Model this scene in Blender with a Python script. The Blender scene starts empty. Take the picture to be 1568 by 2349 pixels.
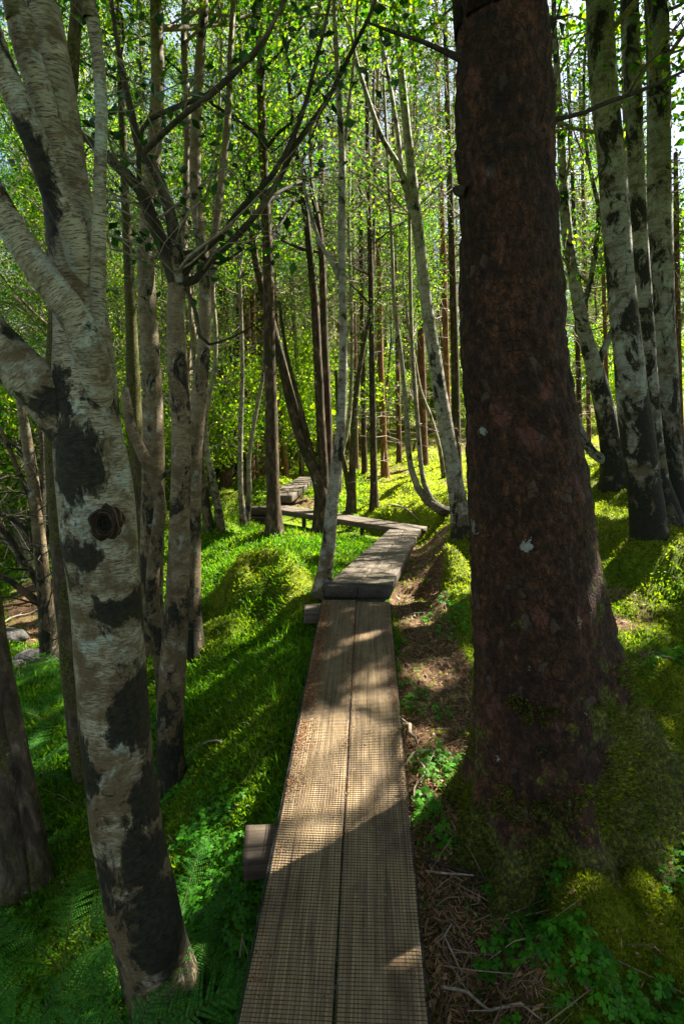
import bpy, math, random
import numpy as np
from mathutils import Vector, Matrix

random.seed(7)
rng = np.random.default_rng(7)
R = math.radians
scene = bpy.context.scene

# ------------------------------------------------------------------ camera
FPX, CXP, CYP, PITCH, CAMZ = 1303.0, 784.0, 1174.5, R(8.5), 1.5
cam_d = bpy.data.cameras.new('camera')
cam = bpy.data.objects.new('camera', cam_d)
scene.collection.objects.link(cam)
cam.location = (0, 0, CAMZ)
cam.rotation_euler = (R(90) - PITCH, 0, 0)
cam_d.sensor_fit = 'VERTICAL'
cam_d.sensor_height = 36.0
cam_d.sensor_width = 24.0
cam_d.lens = 36.0 * FPX / 2349.0
cam_d.clip_start = 0.02
cam_d.clip_end = 2000
scene.camera = cam

# ------------------------------------------------------------------ light
SUN_EL, SUN_AZ = R(46), R(55)          # azimuth from +Y towards +X
SUN = np.array([math.sin(SUN_AZ) * math.cos(SUN_EL), math.cos(SUN_AZ) * math.cos(SUN_EL), math.sin(SUN_EL)])
world = bpy.data.worlds.new('World')
scene.world = world
world.use_nodes = True
wt = world.node_tree
wt.nodes.clear()
w_out = wt.nodes.new('ShaderNodeOutputWorld')
w_bg = wt.nodes.new('ShaderNodeBackground')
w_sky = wt.nodes.new('ShaderNodeTexSky')
w_sky.sky_type = 'NISHITA'
w_sky.sun_disc = False
w_sky.sun_elevation = SUN_EL
w_sky.sun_rotation = SUN_AZ
w_sky.air_density = 1.0
w_sky.dust_density = 1.5
w_sky.ozone_density = 1.0
w_tc = wt.nodes.new('ShaderNodeTexCoord')
w_n = wt.nodes.new('ShaderNodeTexNoise')
w_n.inputs['Scale'].default_value = 2.6
w_n.inputs['Detail'].default_value = 6
w_n.inputs['Roughness'].default_value = 0.6
w_r = wt.nodes.new('ShaderNodeValToRGB')
w_r.color_ramp.elements[0].position = 0.50
w_r.color_ramp.elements[1].position = 0.62
w_mix = wt.nodes.new('ShaderNodeMix')
w_mix.data_type = 'RGBA'
w_mix.inputs['B'].default_value = (5.6, 5.5, 5.4, 1)
wt.links.new(w_tc.outputs['Generated'], w_n.inputs['Vector'])
wt.links.new(w_n.outputs['Fac'], w_r.inputs['Fac'])
wt.links.new(w_r.outputs['Color'], w_mix.inputs['Factor'])
wt.links.new(w_sky.outputs['Color'], w_mix.inputs['A'])
wt.links.new(w_mix.outputs['Result'], w_bg.inputs['Color'])
w_bg.inputs['Strength'].default_value = 0.05
wt.links.new(w_bg.outputs['Background'], w_out.inputs['Surface'])

sun_d = bpy.data.lights.new('sun', 'SUN')
sun_d.energy = 5.0
sun_d.angle = R(0.53)
sun_d.color = (1.0, 0.93, 0.80)
sun_o = bpy.data.objects.new('sun', sun_d)
scene.collection.objects.link(sun_o)
sun_o.rotation_euler = Vector(tuple(-SUN)).to_track_quat('-Z', 'Y').to_euler()
sun_o.location = (20, 15, 25)

vs = scene.view_settings
vs.view_transform = 'Standard'
vs.look = 'None'
vs.gamma = 1.0
vs.exposure = 2.6
vs.use_curve_mapping = False
scene.cycles.use_denoising = True
scene.cycles.max_bounces = 10
scene.cycles.diffuse_bounces = 5
scene.cycles.transmission_bounces = 8
scene.cycles.glossy_bounces = 2
scene.cycles.sample_clamp_indirect = 8

# ------------------------------------------------------------------ maths helpers
cp, sp = math.cos(PITCH), math.sin(PITCH)
def ray(px, py):
    a, b = (px - CXP) / FPX, (py - CYP) / FPX
    return np.array([a, cp - b * sp, -sp - b * cp])
def P(px, py, d):                       # point at optical depth d
    return np.array([0, 0, CAMZ]) + d * ray(px, py)
def Q(px, py, Y):                       # point on the ray in the world plane y = Y
    r = ray(px, py)
    return np.array([0, 0, CAMZ]) + (Y / r[1]) * r
def depth_of(p):
    return p[1] * cp - (p[2] - CAMZ) * sp

def _hash(ix, iy, iz, seed):
    h = (ix * 374761393 + iy * 668265263 + iz * 2147483647 + seed * 1274126177) & 0xFFFFFFFF
    h = ((h ^ (h >> 13)) * 1274126177) & 0xFFFFFFFF
    h = (h ^ (h >> 16)) & 0xFFFFFFFF
    return h.astype(np.float64) / 4294967295.0
def vnoise(p, seed=0):                  # value noise, p (N,3) -> 0..1
    p = np.asarray(p, dtype=np.float64)
    i = np.floor(p).astype(np.int64)
    f = p - i
    f = f * f * (3 - 2 * f)
    out = 0
    for dx in (0, 1):
        wx = f[:, 0] if dx else 1 - f[:, 0]
        for dy in (0, 1):
            wy = f[:, 1] if dy else 1 - f[:, 1]
            for dz in (0, 1):
                wz = f[:, 2] if dz else 1 - f[:, 2]
                out = out + wx * wy * wz * _hash(i[:, 0] + dx, i[:, 1] + dy, i[:, 2] + dz, seed)
    return out
def fbm(p, octv=4, seed=0, rough=0.5):
    s, a, t = 0, 1.0, 0
    p = np.asarray(p, dtype=np.float64)
    for k in range(octv):
        s = s + a * vnoise(p * (2.03 ** k) + 17.3 * k, seed + k)
        t += a
        a *= rough
    return s / t
def fbm2(x, y, scale, octv=4, seed=0, rough=0.5):
    return fbm(np.stack([x * scale, y * scale, np.full_like(x, 0.37)], 1), octv, seed, rough)
def sstep(a, b, x):
    t = np.clip((x - a) / (b - a), 0, 1)
    return t * t * (3 - 2 * t)

# ------------------------------------------------------------------ mesh helpers
COL = scene.collection
class MB:
    """collects vertices / faces (+ a vector attribute and a colour) and links them as one mesh object"""
    def __init__(self):
        self.v, self.q, self.t, self.a, self.c, self.n = [], [], [], [], [], 0
    def add(self, v, quads=None, tris=None, attr=None, col=None):
        v = np.asarray(v, dtype=np.float32).reshape(-1, 3)
        if quads is not None and len(quads):
            self.q.append(np.asarray(quads, dtype=np.int32).reshape(-1, 4) + self.n)
        if tris is not None and len(tris):
            self.t.append(np.asarray(tris, dtype=np.int32).reshape(-1, 3) + self.n)
        self.v.append(v)
        self.a.append(np.zeros((len(v), 3), np.float32) if attr is None else np.asarray(attr, dtype=np.float32))
        if col is None:
            self.c.append(np.ones((len(v), 4), np.float32))
        else:
            c = np.ones((len(v), 4), np.float32)
            c[:, :3] = col
            self.c.append(c)
        self.n += len(v)
    def mesh(self, name, mat=None, smooth=True, col=False, attr=True):
        v = np.concatenate(self.v) if self.v else np.zeros((0, 3), np.float32)
        q = np.concatenate(self.q) if self.q else np.zeros((0, 4), np.int32)
        t = np.concatenate(self.t) if self.t else np.zeros((0, 3), np.int32)
        me = bpy.data.meshes.new(name)
        me.vertices.add(len(v))
        me.vertices.foreach_set('co', v.ravel())
        nl = len(q) * 4 + len(t) * 3
        me.loops.add(nl)
        me.loops.foreach_set('vertex_index', np.concatenate([q.ravel(), t.ravel()]).astype(np.int32))
        me.polygons.add(len(q) + len(t))
        st = np.concatenate([np.arange(len(q)) * 4, len(q) * 4 + np.arange(len(t)) * 3]).astype(np.int32)
        me.polygons.foreach_set('loop_start', st)
        try:
            tot = np.concatenate([np.full(len(q), 4), np.full(len(t), 3)]).astype(np.int32)
            me.polygons.foreach_set('loop_total', tot)
        except Exception:
            pass
        me.polygons.foreach_set('use_smooth', np.full(len(q) + len(t), smooth, dtype=bool))
        if attr:
            at = me.attributes.new('bark', 'FLOAT_VECTOR', 'POINT')
            at.data.foreach_set('vector', np.concatenate(self.a).ravel())
        if col:
            ca = me.attributes.new('col', 'FLOAT_COLOR', 'POINT')
            ca.data.foreach_set('color', np.concatenate(self.c).ravel())
        me.update(calc_edges=True)
        me.validate()
        if mat:
            me.materials.append(mat)
        return me
    def build(self, name, mat=None, parent=None, smooth=True, col=False, attr=True):
        o = bpy.data.objects.new(name, self.mesh(name, mat, smooth, col, attr))
        COL.objects.link(o)
        if parent is not None:
            o.parent = parent
            o.matrix_parent_inverse = Matrix.Translation(-parent.location)
            # geometry is in world coordinates; parents are only ever translated at this point
        return o

def tag(o, label=None, cat=None, group=None, kind=None):
    if label: o['label'] = label
    if cat: o['category'] = cat
    if group: o['group'] = group
    if kind: o['kind'] = kind
    return o
def empty(name, loc=(0, 0, 0)):
    o = bpy.data.objects.new(name, None)
    o.empty_display_size = 0.2
    o.location = tuple(float(c) for c in loc)
    COL.objects.link(o)
    return o
def copy_tree(o, parent=None):
    c = o.copy()
    COL.objects.link(c)
    if parent is not None:
        c.parent = parent
    for ch in list(o.children):
        copy_tree(ch, c)
    return c

def catmull(pts, rad, step):
    pts = np.asarray(pts, float)
    rad = np.asarray(rad, float)
    if len(pts) == 2:
        pts = np.array([pts[0], (pts[0] + pts[1]) / 2, pts[1]])
        rad = np.array([rad[0], (rad[0] + rad[1]) / 2, rad[1]])
    P0 = np.vstack([2 * pts[0] - pts[1], pts, 2 * pts[-1] - pts[-2]])
    op, orr = [], []
    for i in range(len(pts) - 1):
        a, b, c, d = P0[i], P0[i + 1], P0[i + 2], P0[i + 3]
        n = max(1, int(np.linalg.norm(c - b) / step))
        for t in np.arange(n) / n:
            op.append(0.5 * ((2 * b) + (-a + c) * t + (2 * a - 5 * b + 4 * c - d) * t * t + (-a + 3 * b - 3 * c + d) * t ** 3))
            orr.append(rad[i] * (1 - t) + rad[i + 1] * t)
    op.append(pts[-1])
    orr.append(rad[-1])
    return np.array(op), np.array(orr)

def tube(mb, pts, rad, n=8, step=0.2, amp=0.0, freq=8.0, seed=0, col=None, smooth_path=True, s0=0.0):
    if smooth_path:
        pts, rad = catmull(pts, rad, step)
    else:
        pts, rad = np.asarray(pts, float), np.asarray(rad, float)
    k = len(pts)
    tan = np.gradient(pts, axis=0)
    tan /= np.linalg.norm(tan, axis=1)[:, None] + 1e-9
    ref = np.array([1.0, 0, 0]) if abs(tan[0][0]) < 0.8 else np.array([0, 1.0, 0])
    N = np.zeros_like(pts)
    u = ref - tan[0] * ref.dot(tan[0])
    u /= np.linalg.norm(u)
    for i in range(k):
        u = u - tan[i] * u.dot(tan[i])
        u /= np.linalg.norm(u) + 1e-9
        N[i] = u
    B = np.cross(tan, N)
    th = np.arange(n) * 2 * math.pi / n
    s = s0 + np.concatenate([[0], np.cumsum(np.linalg.norm(np.diff(pts, axis=0), axis=1))])
    ct, st = np.cos(th), np.sin(th)
    rr = np.repeat(rad[:, None], n, 1)
    at = np.stack([rr * ct, rr * st, np.repeat(s[:, None], n, 1)], 2)
    if amp:
        nz = fbm(at.reshape(-1, 3) * np.array([freq, freq, freq * 0.45]) + seed * 3.1, 3, seed).reshape(k, n)
        rr = rr * (1 + amp * (nz - 0.5) * 2)
    v = pts[:, None, :] + rr[:, :, None] * (N[:, None, :] * ct[None, :, None] + B[:, None, :] * st[None, :, None])
    a = at.reshape(-1, 3) + np.array([seed * 1.37, seed * 0.73, 0])
    idx = np.arange(k * n).reshape(k, n)
    q = np.stack([idx[:-1], np.roll(idx, -1, 1)[:-1], np.roll(idx, -1, 1)[1:], idx[1:]], 2).reshape(-1, 4)
    vv = np.vstack([v.reshape(-1, 3), pts[-1] + tan[-1] * rad[-1] * 0.6])
    aa = np.vstack([a, [seed, 0, s[-1]]])
    tip = k * n
    last = idx[-1]
    tr = np.stack([last, np.roll(last, -1), np.full(n, tip)], 1)
    mb.add(vv, q, tr, aa, col)
    return pts, rad, s

def rand_unit(n):
    v = rng.normal(size=(n, 3))
    return v / np.linalg.norm(v, axis=1)[:, None]

def leaves(mb, c, size, nrm=None, aspect=0.55, col=None, droop=0.0, up_bias=0.0):
    """one small folded leaf (two triangles sharing the midrib) at each centre"""
    n = len(c)
    if n == 0:
        return
    size = np.broadcast_to(np.asarray(size, float), (n,))[:, None]
    if nrm is None:
        nrm = rand_unit(n)
        nrm[:, 2] += up_bias
        nrm /= np.linalg.norm(nrm, axis=1)[:, None]
    d = rand_unit(n)
    d[:, 2] -= droop
    d -= nrm * np.sum(d * nrm, 1)[:, None]
    d /= np.linalg.norm(d, axis=1)[:, None] + 1e-9
    s = np.cross(nrm, d)
    c = np.asarray(c, float)
    v = np.stack([c - d * size * 0.5, c + s * size * aspect * 0.5 + nrm * size * 0.08 - d * size * 0.04, c + d * size * 0.5,
                  c - s * size * aspect * 0.5 + nrm * size * 0.08 - d * size * 0.04], 1).reshape(-1, 3)
    b = np.arange(n)[:, None] * 4
    q = b + np.array([[0, 1, 2, 3]])
    cc = None if col is None else np.repeat(col, 4, 0)
    mb.add(v, q, None, None, cc)

# ------------------------------------------------------------------ material helpers
def newmat(name):
    m = bpy.data.materials.new(name)
    m.use_nodes = True
    nt = m.node_tree
    nt.nodes.clear()
    out = nt.nodes.new('ShaderNodeOutputMaterial')
    return m, nt, out
class NG:
    def __init__(self, nt): self.nt = nt
    def n(self, t, **kw):
        nd = self.nt.nodes.new(t)
        for k, v in kw.items():
            setattr(nd, k, v)
        return nd
    def l(self, a, b): self.nt.links.new(a, b)
    def attr(self, name, out='Vector'):
        a = self.n('ShaderNodeAttribute', attribute_name=name)
        return a.outputs[out]
    def scale(self, vec, s):
        m = self.n('ShaderNodeVectorMath', operation='MULTIPLY')
        self.l(vec, m.inputs[0])
        m.inputs[1].default_value = s
        return m.outputs[0]
    def noise(self, vec, scale, detail=4, rough=0.55, dist=0.0):
        x = self.n('ShaderNodeTexNoise')
        self.l(vec, x.inputs['Vector'])
        x.inputs['Scale'].default_value = scale
        x.inputs['Detail'].default_value = detail
        x.inputs['Roughness'].default_value = rough
        x.inputs['Distortion'].default_value = dist
        return x.outputs['Fac']
    def ramp(self, fac, stops):
        r = self.n('ShaderNodeValToRGB')
        e = r.color_ramp.elements
        while len(e) < len(stops):
            e.new(0.5)
        for k, (p, c) in enumerate(stops):
            e[k].position = p
            e[k].color = (c, c, c, 1) if isinstance(c, (int, float)) else (*c, 1)
        self.l(fac, r.inputs['Fac'])
        return r.outputs['Color']
    def mix(self, f, a, b, blend='MIX'):
        m = self.n('ShaderNodeMix', data_type='RGBA', blend_type=blend)
        for s, v in ((m.inputs[0], f), (m.inputs[6], a), (m.inputs[7], b)):
            if hasattr(v, 'links'):
                self.l(v, s)
            elif isinstance(v, (int, float)):
                s.default_value = v
            else:
                s.default_value = (*v, 1)
        return m.outputs[2]
    def math(self, op, a, b=0.5, clamp=False):
        m = self.n('ShaderNodeMath', operation=op, use_clamp=clamp)
        for s, v in ((m.inputs[0], a), (m.inputs[1], b)):
            if hasattr(v, 'links'):
                self.l(v, s)
            else:
                s.default_value = v
        return m.outputs[0]
    def bump(self, h, strength, dist, normal=None):
        b = self.n('ShaderNodeBump')
        b.inputs['Strength'].default_value = strength
        b.inputs['Distance'].default_value = dist
        self.l(h, b.inputs['Height'])
        if normal is not None:
            self.l(normal, b.inputs['Normal'])
        return b.outputs['Normal']
    def principled(self, out, color, rough=0.8, normal=None, spec=0.25):
        p = self.n('ShaderNodeBsdfPrincipled')
        if hasattr(color, 'links'): self.l(color, p.inputs['Base Color'])
        else: p.inputs['Base Color'].default_value = (*color, 1)
        if hasattr(rough, 'links'): self.l(rough, p.inputs['Roughness'])
        else: p.inputs['Roughness'].default_value = rough
        p.inputs['Specular IOR Level'].default_value = spec
        if normal is not None: self.l(normal, p.inputs['Normal'])
        self.l(p.outputs['BSDF'], out.inputs['Surface'])
        return p

def birch_mat(name, pale=(0.27, 0.25, 0.165), brown=(0.12, 0.078, 0.034), dark=0.5, lich=0.5, base_dark=1.4, size=1.0):
    m, nt, out = newmat(name)
    g = NG(nt)
    b = g.attr('bark')
    fl = g.attr('col')                                   # r: extra moss blotch painted by hand, g: peel
    sepc = g.n('ShaderNodeSeparateColor'); g.l(g.attr('col', 'Color'), sepc.inputs[0])
    # pale tone variation
    n1 = g.noise(g.scale(b, (6 * size, 6 * size, 5 * size)), 1.0, 5, 0.6)
    pal = g.ramp(n1, [(0.3, tuple(c * 0.62 for c in pale)), (0.52, pale), (0.7, (pale[0] * 1.15, pale[1] * 1.17, pale[2] * 1.2))])
    # horizontal peeling bands, brown
    n2 = g.noise(g.scale(b, (5 * size, 5 * size, 26 * size)), 1.0, 6, 0.7, 0.4)
    f2 = g.ramp(n2, [(0.50, 0.0), (0.64, 0.75)])
    c = g.mix(f2, pal, brown)
    # fine lenticels: thin dark dashes round the stem
    n3 = g.noise(g.scale(b, (34 * size, 34 * size, 320 * size)), 1.0, 3, 0.6)
    f3 = g.ramp(n3, [(0.55, 0.0), (0.62, 0.85)])
    c = g.mix(f3, c, (0.075, 0.045, 0.03))
    # lichen, pale blue green
    n4 = g.noise(g.scale(b, (9 * size, 9 * size, 7 * size)), 1.0, 6, 0.7, 0.3)
    f4 = g.ramp(n4, [(0.60 - 0.08 * lich, 0.0), (0.66 - 0.08 * lich, 0.75)])
    c = g.mix(f4, c, (0.29, 0.33, 0.27))
    # dark moss blotches
    n5 = g.noise(g.scale(b, (5.5 * size, 5.5 * size, 3.6 * size)), 1.0, 9, 0.74, 0.5)
    sep = g.n('ShaderNodeSeparateXYZ'); g.l(b, sep.inputs[0])
    hb = g.math('MULTIPLY', g.ramp(g.math('DIVIDE', sep.outputs['Z'], base_dark), [(0.0, 1.0), (1.0, 0.0)]), 0.13)
    nb = g.math('ADD', n5, hb)
    nb = g.math('ADD', nb, g.math('MULTIPLY', g.math('SUBTRACT', 1.0, sepc.outputs['Red']), 0.26))
    n6 = g.noise(g.scale(b, (7 * size, 7 * size, 9 * size)), 1.0, 8, 0.75, 0.3)
    c = g.mix(g.ramp(g.math('ADD', n6, g.math('MULTIPLY', hb, 1.5)), [(0.50, 0.0), (0.62, 0.9)]), c, g.ramp(n3, [(0.4, (0.05, 0.034, 0.012)), (0.6, (0.125, 0.085, 0.034))]))
    f5 = g.ramp(nb, [(0.64 - 0.1 * dark, 0.0), (0.68 - 0.1 * dark, 1.0)])
    mossc = g.ramp(g.noise(b, 60, 3, 0.6), [(0.35, (0.003, 0.003, 0.0015)), (0.65, (0.022, 0.021, 0.007))])
    c = g.mix(f5, c, mossc)
    hgt = g.math('ADD', g.math('MULTIPLY', n2, 0.8), g.math('MULTIPLY', f3, -0.5))
    hgt = g.math('ADD', hgt, g.math('MULTIPLY', f5, g.math('ADD', g.noise(b, 110, 4, 0.7), 0.6)))
    hgt = g.math('ADD', hgt, g.math('MULTIPLY', g.noise(b, 45, 5, 0.7), 0.5))
    nm = g.bump(hgt, 1.0, 0.004)
    g.principled(out, c, 0.72, nm, 0.3)
    return m

def bark_mat(name, dark, mid, light, moss=0.45, scale=1.0, mossc=((0.02, 0.026, 0.006), (0.07, 0.085, 0.015)), lichen=0.0):
    m, nt, out = newmat(name)
    g = NG(nt)
    b = g.attr('bark')
    n1 = g.noise(g.scale(b, (22 * scale, 22 * scale, 8 * scale)), 1.0, 6, 0.7, 0.4)
    c = g.ramp(n1, [(0.34, dark), (0.52, mid), (0.72, light)])
    n2 = g.noise(g.scale(b, (5 * scale, 5 * scale, 2.4 * scale)), 1.0, 6, 0.65)
    f2 = g.ramp(n2, [(0.62 - 0.2 * moss, 0.0), (0.74 - 0.2 * moss, 1.0)])
    mc = g.ramp(g.noise(b, 80, 3, 0.6), [(0.35, mossc[0]), (0.65, mossc[1])])
    c = g.mix(f2, c, mc)
    if lichen:
        n3 = g.noise(g.scale(b, (12, 12, 10)), 1.0, 5, 0.6)
        c = g.mix(g.ramp(n3, [(0.66, 0.0), (0.70, lichen)]), c, (0.38, 0.40, 0.36))
    h = g.math('ADD', n1, g.math('MULTIPLY', g.noise(b, 90, 4, 0.7), 0.5))
    nm = g.bump(h, 1.0, 0.007)
    g.principled(out, c, 0.85, nm, 0.2)
    return m

def spruce_big_mat():
    m, nt, out = newmat('scaly_spruce_bark')
    g = NG(nt)
    b = g.attr('bark')
    sepc = g.n('ShaderNodeSeparateColor'); g.l(g.attr('col', 'Color'), sepc.inputs[0])
    wob = g.n('ShaderNodeTexNoise'); g.l(b, wob.inputs['Vector']); wob.inputs['Scale'].default_value = 14; wob.inputs['Detail'].default_value = 3
    ad = g.n('ShaderNodeVectorMath', operation='MULTIPLY_ADD')
    g.l(wob.outputs['Color'], ad.inputs[0]); ad.inputs[1].default_value = (0.05, 0.05, 0.05); g.l(b, ad.inputs[2])
    v1 = g.n('ShaderNodeTexVoronoi', feature='DISTANCE_TO_EDGE'); v1.inputs['Scale'].default_value = 1.0
    g.l(g.scale(ad.outputs[0], (42, 42, 27)), v1.inputs['Vector'])
    v2 = g.n('ShaderNodeTexVoronoi', feature='F1'); v2.inputs['Scale'].default_value = 1.0
    g.l(g.scale(ad.outputs[0], (42, 42, 27)), v2.inputs['Vector'])
    v3 = g.n('ShaderNodeTexVoronoi', feature='F1'); v3.inputs['Scale'].default_value = 1.0
    g.l(g.scale(ad.outputs[0], (13, 13, 9)), v3.inputs['Vector'])
    sc = g.n('ShaderNodeSeparateColor'); g.l(v2.outputs['Color'], sc.inputs[0])
    s3 = g.n('ShaderNodeSeparateColor'); g.l(v3.outputs['Color'], s3.inputs[0])
    n1 = g.noise(g.scale(b, (5, 5, 3.2)), 1.0, 7, 0.65)
    n2 = g.noise(g.scale(b, (46, 46, 30)), 1.0, 6, 0.75)
    n5 = g.noise(g.scale(b, (8, 8, 4)), 1.0, 5, 0.6)
    c = g.ramp(n2, [(0.32, (0.008, 0.0035, 0.0015)), (0.48, (0.036, 0.014, 0.0055)), (0.62, (0.105, 0.044, 0.019)), (0.76, (0.26, 0.135, 0.07))])
    c = g.mix(1.0, c, g.ramp(n5, [(0.3, 0.35), (0.7, 1.6)]), 'MULTIPLY')
    pink = g.ramp(n2, [(0.3, (0.075, 0.022, 0.014)), (0.7, (0.20, 0.080, 0.058))])
    core = g.ramp(v3.outputs['Distance'], [(0.30, 1.0), (0.46, 0.0)])
    shed = g.math('MULTIPLY', g.math('MULTIPLY', g.ramp(s3.outputs[0], [(0.74, 0.0), (0.76, 1.0)]), core), g.ramp(n1, [(0.40, 0.0), (0.50, 0.85)]))
    c = g.mix(shed, c, pink)
    grey = g.math('MULTIPLY', g.ramp(sc.outputs[1], [(0.93, 0.0), (0.95, 0.45)]), g.ramp(n1, [(0.45, 0.0), (0.55, 1.0)]))
    c = g.mix(grey, c, (0.15, 0.115, 0.09))
    edge = g.math('MULTIPLY', g.ramp(v1.outputs['Distance'], [(0.0, 1.0), (0.07, 0.0)]), g.ramp(n5, [(0.38, 0.1), (0.56, 0.65)]))
    c = g.mix(edge, c, (0.010, 0.005, 0.003))
    n4 = g.noise(g.scale(b, (13, 13, 11)), 1.0, 6, 0.75)
    n4 = g.math('ADD', n4, g.math('MULTIPLY', g.math('SUBTRACT', 1.0, sepc.outputs['Green']), 0.25))
    c = g.mix(g.ramp(n4, [(0.685, 0.0), (0.70, 0.85)]), c, (0.40, 0.42, 0.40))
    # moss: vertex painted amount (blue channel of col inverted) broken by noise
    mo = g.math('ADD', g.math('MULTIPLY', g.math('SUBTRACT', 1.0, sepc.outputs['Blue']), 0.75), g.math('MULTIPLY', g.math('SUBTRACT', g.noise(b, 7, 7, 0.7), 0.5), 1.7))
    fm = g.ramp(mo, [(0.30, 0.0), (0.42, 1.0)])
    mc = g.ramp(g.noise(b, 70, 4, 0.7), [(0.36, (0.018, 0.022, 0.003)), (0.5, (0.075, 0.085, 0.008)), (0.66, (0.22, 0.22, 0.02))])
    c = g.mix(fm, c, mc)
    h = g.math('ADD', g.math('MULTIPLY', g.ramp(v1.outputs['Distance'], [(0.0, 0.0), (0.10, 1.0)]), 0.35), g.math('MULTIPLY', sc.outputs[2], 0.5))
    h = g.math('ADD', h, g.math('MULTIPLY', n2, 1.5))
    h = g.math('ADD', h, g.math('MULTIPLY', g.noise(b, 140, 3, 0.7), 0.25))
    nm = g.bump(h, 1.0, 0.022)
    g.principled(out, c, 0.75, nm, 0.3)
    return m

def leaf_mat(name, c0, c1, trans=0.5, tc=None, rough=0.5, attr=False):
    """diffuse + translucent; the tone varies from leaf to leaf"""
    m, nt, out = newmat(name)
    g = NG(nt)
    if attr:
        base = g.attr('col', 'Color')
    else:
        geo = g.n('ShaderNodeNewGeometry')
        base = g.ramp(geo.outputs['Random Per Island'], [(0.0, tuple(x * .55 for x in c0)), (0.45, c0), (1.0, c1)])
    p = g.n('ShaderNodeBsdfPrincipled')
    g.l(base, p.inputs['Base Color'])
    p.inputs['Roughness'].default_value = rough
    p.inputs['Specular IOR Level'].default_value = 0.2
    tr = g.n('ShaderNodeBsdfTranslucent')
    tcol = g.mix(1.0, base, tc or (2.2, 2.0, 0.6), 'MULTIPLY')
    g.l(tcol, tr.inputs['Color'])
    ms = g.n('ShaderNodeMixShader')
    ms.inputs[0].default_value = trans
    g.l(p.outputs[0], ms.inputs[1])
    g.l(tr.outputs[0], ms.inputs[2])
    g.l(ms.outputs[0], out.inputs['Surface'])
    return m

def simple_mat(name, c0, c1, scale=40, rough=0.85, bump=0.006, coord='bark'):
    m, nt, out = newmat(name)
    g = NG(nt)
    if coord == 'bark':
        b = g.attr('bark')
    else:
        b = g.n('ShaderNodeTexCoord').outputs['Object']
    n1 = g.noise(b, scale, 5, 0.65)
    c = g.ramp(n1, [(0.35, c0), (0.65, c1)])
    g.principled(out, c, rough, g.bump(n1, 1.0, bump) if bump else None, 0.25)
    return m

M = {}
M['birch_big'] = birch_mat('birch_bark_close', dark=0.2, lich=0.7, base_dark=2.2, size=1.25)
M['birch'] = birch_mat('birch_bark_patched', pale=(0.20, 0.155, 0.088), dark=0.66, base_dark=2.0, size=1.3)
M['birch_white'] = birch_mat('birch_bark_white', pale=(0.33, 0.31, 0.235), brown=(0.12, 0.085, 0.045), dark=0.75, base_dark=0.8, lich=0.5, size=1.4)
M['birch_blue'] = birch_mat('birch_bark_grey', pale=(0.26, 0.26, 0.215), brown=(0.095, 0.065, 0.035), dark=1.3, base_dark=1.6, lich=0.8, size=1.0)
M['birch_thin'] = birch_mat('birch_bark_slender', pale=(0.27, 0.24, 0.15), brown=(0.10, 0.07, 0.035), dark=0.65, base_dark=1.0, size=1.6)
M['dark'] = bark_mat('dark_bark', (0.014, 0.009, 0.005), (0.055, 0.035, 0.019), (0.19, 0.13, 0.075), moss=0.55, mossc=((0.008, 0.009, 0.003), (0.035, 0.04, 0.01)), lichen=0.8)
M['bough'] = bark_mat('dark_bough_bark', (0.014, 0.011, 0.007), (0.045, 0.035, 0.022), (0.13, 0.11, 0.075), moss=0.55, mossc=((0.010, 0.010, 0.004), (0.035, 0.035, 0.012)), lichen=0.3)
M['brown'] = bark_mat('brown_conifer_bark', (0.03, 0.014, 0.008), (0.10, 0.05, 0.028), (0.20, 0.11, 0.065), moss=0.15)
M['orange'] = bark_mat('reddish_conifer_bark', (0.06, 0.024, 0.010), (0.17, 0.075, 0.032), (0.28, 0.14, 0.07), moss=0.12)
M['mossy'] = bark_mat('mossy_bark', (0.015, 0.010, 0.007), (0.06, 0.045, 0.028), (0.17, 0.14, 0.09), moss=1.0, mossc=((0.018, 0.020, 0.005), (0.09, 0.085, 0.018)), lichen=0.6)
M['spruce'] = spruce_big_mat()
M['twig'] = simple_mat('grey_twig_bark', (0.10, 0.08, 0.05), (0.30, 0.26, 0.19), 50)
M['twig_dark'] = simple_mat('dark_twig_bark', (0.012, 0.010, 0.007), (0.05, 0.04, 0.026), 60)
M['dead'] = simple_mat('pale_dead_wood', (0.16, 0.12, 0.085), (0.36, 0.30, 0.23), 50)
M['leaf'] = leaf_mat('fresh_birch_leaves', (0.030, 0.120, 0.005), (0.15, 0.235, 0.008), 0.60)
M['leaf_deep'] = leaf_mat('deep_green_leaves', (0.022, 0.12, 0.010), (0.07, 0.20, 0.014), 0.60, (2.0, 2.4, 0.8))
M['leaf_sunlit'] = leaf_mat('sunlit_spring_leaves', (0.065, 0.175, 0.008), (0.22, 0.31, 0.012), 0.64, (2.3, 2.0, 0.6))  # fresh leaves made brighter and yellower: sunlit glow put into the colour
M['leaf_mid'] = leaf_mat('mid_green_leaves', (0.022, 0.095, 0.006), (0.085, 0.19, 0.010), 0.60, (2.5, 2.4, 0.7))
M['leaf_dark'] = leaf_mat('holly_leaves', (0.010, 0.040, 0.008), (0.025, 0.085, 0.012), 0.25, (2.0, 2.4, 0.8), 0.35)
M['needle'] = leaf_mat('conifer_needles', (0.018, 0.050, 0.010), (0.07, 0.11, 0.018), 0.35, (2.3, 2.2, 0.8))
M['veg'] = leaf_mat('ground_plants', None, None, 0.55, (2.3, 2.2, 0.6), attr=True)
M['litter'] = leaf_mat('litter_scraps', None, None, 0.08, (1.5, 1.2, 0.8), attr=True)

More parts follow.
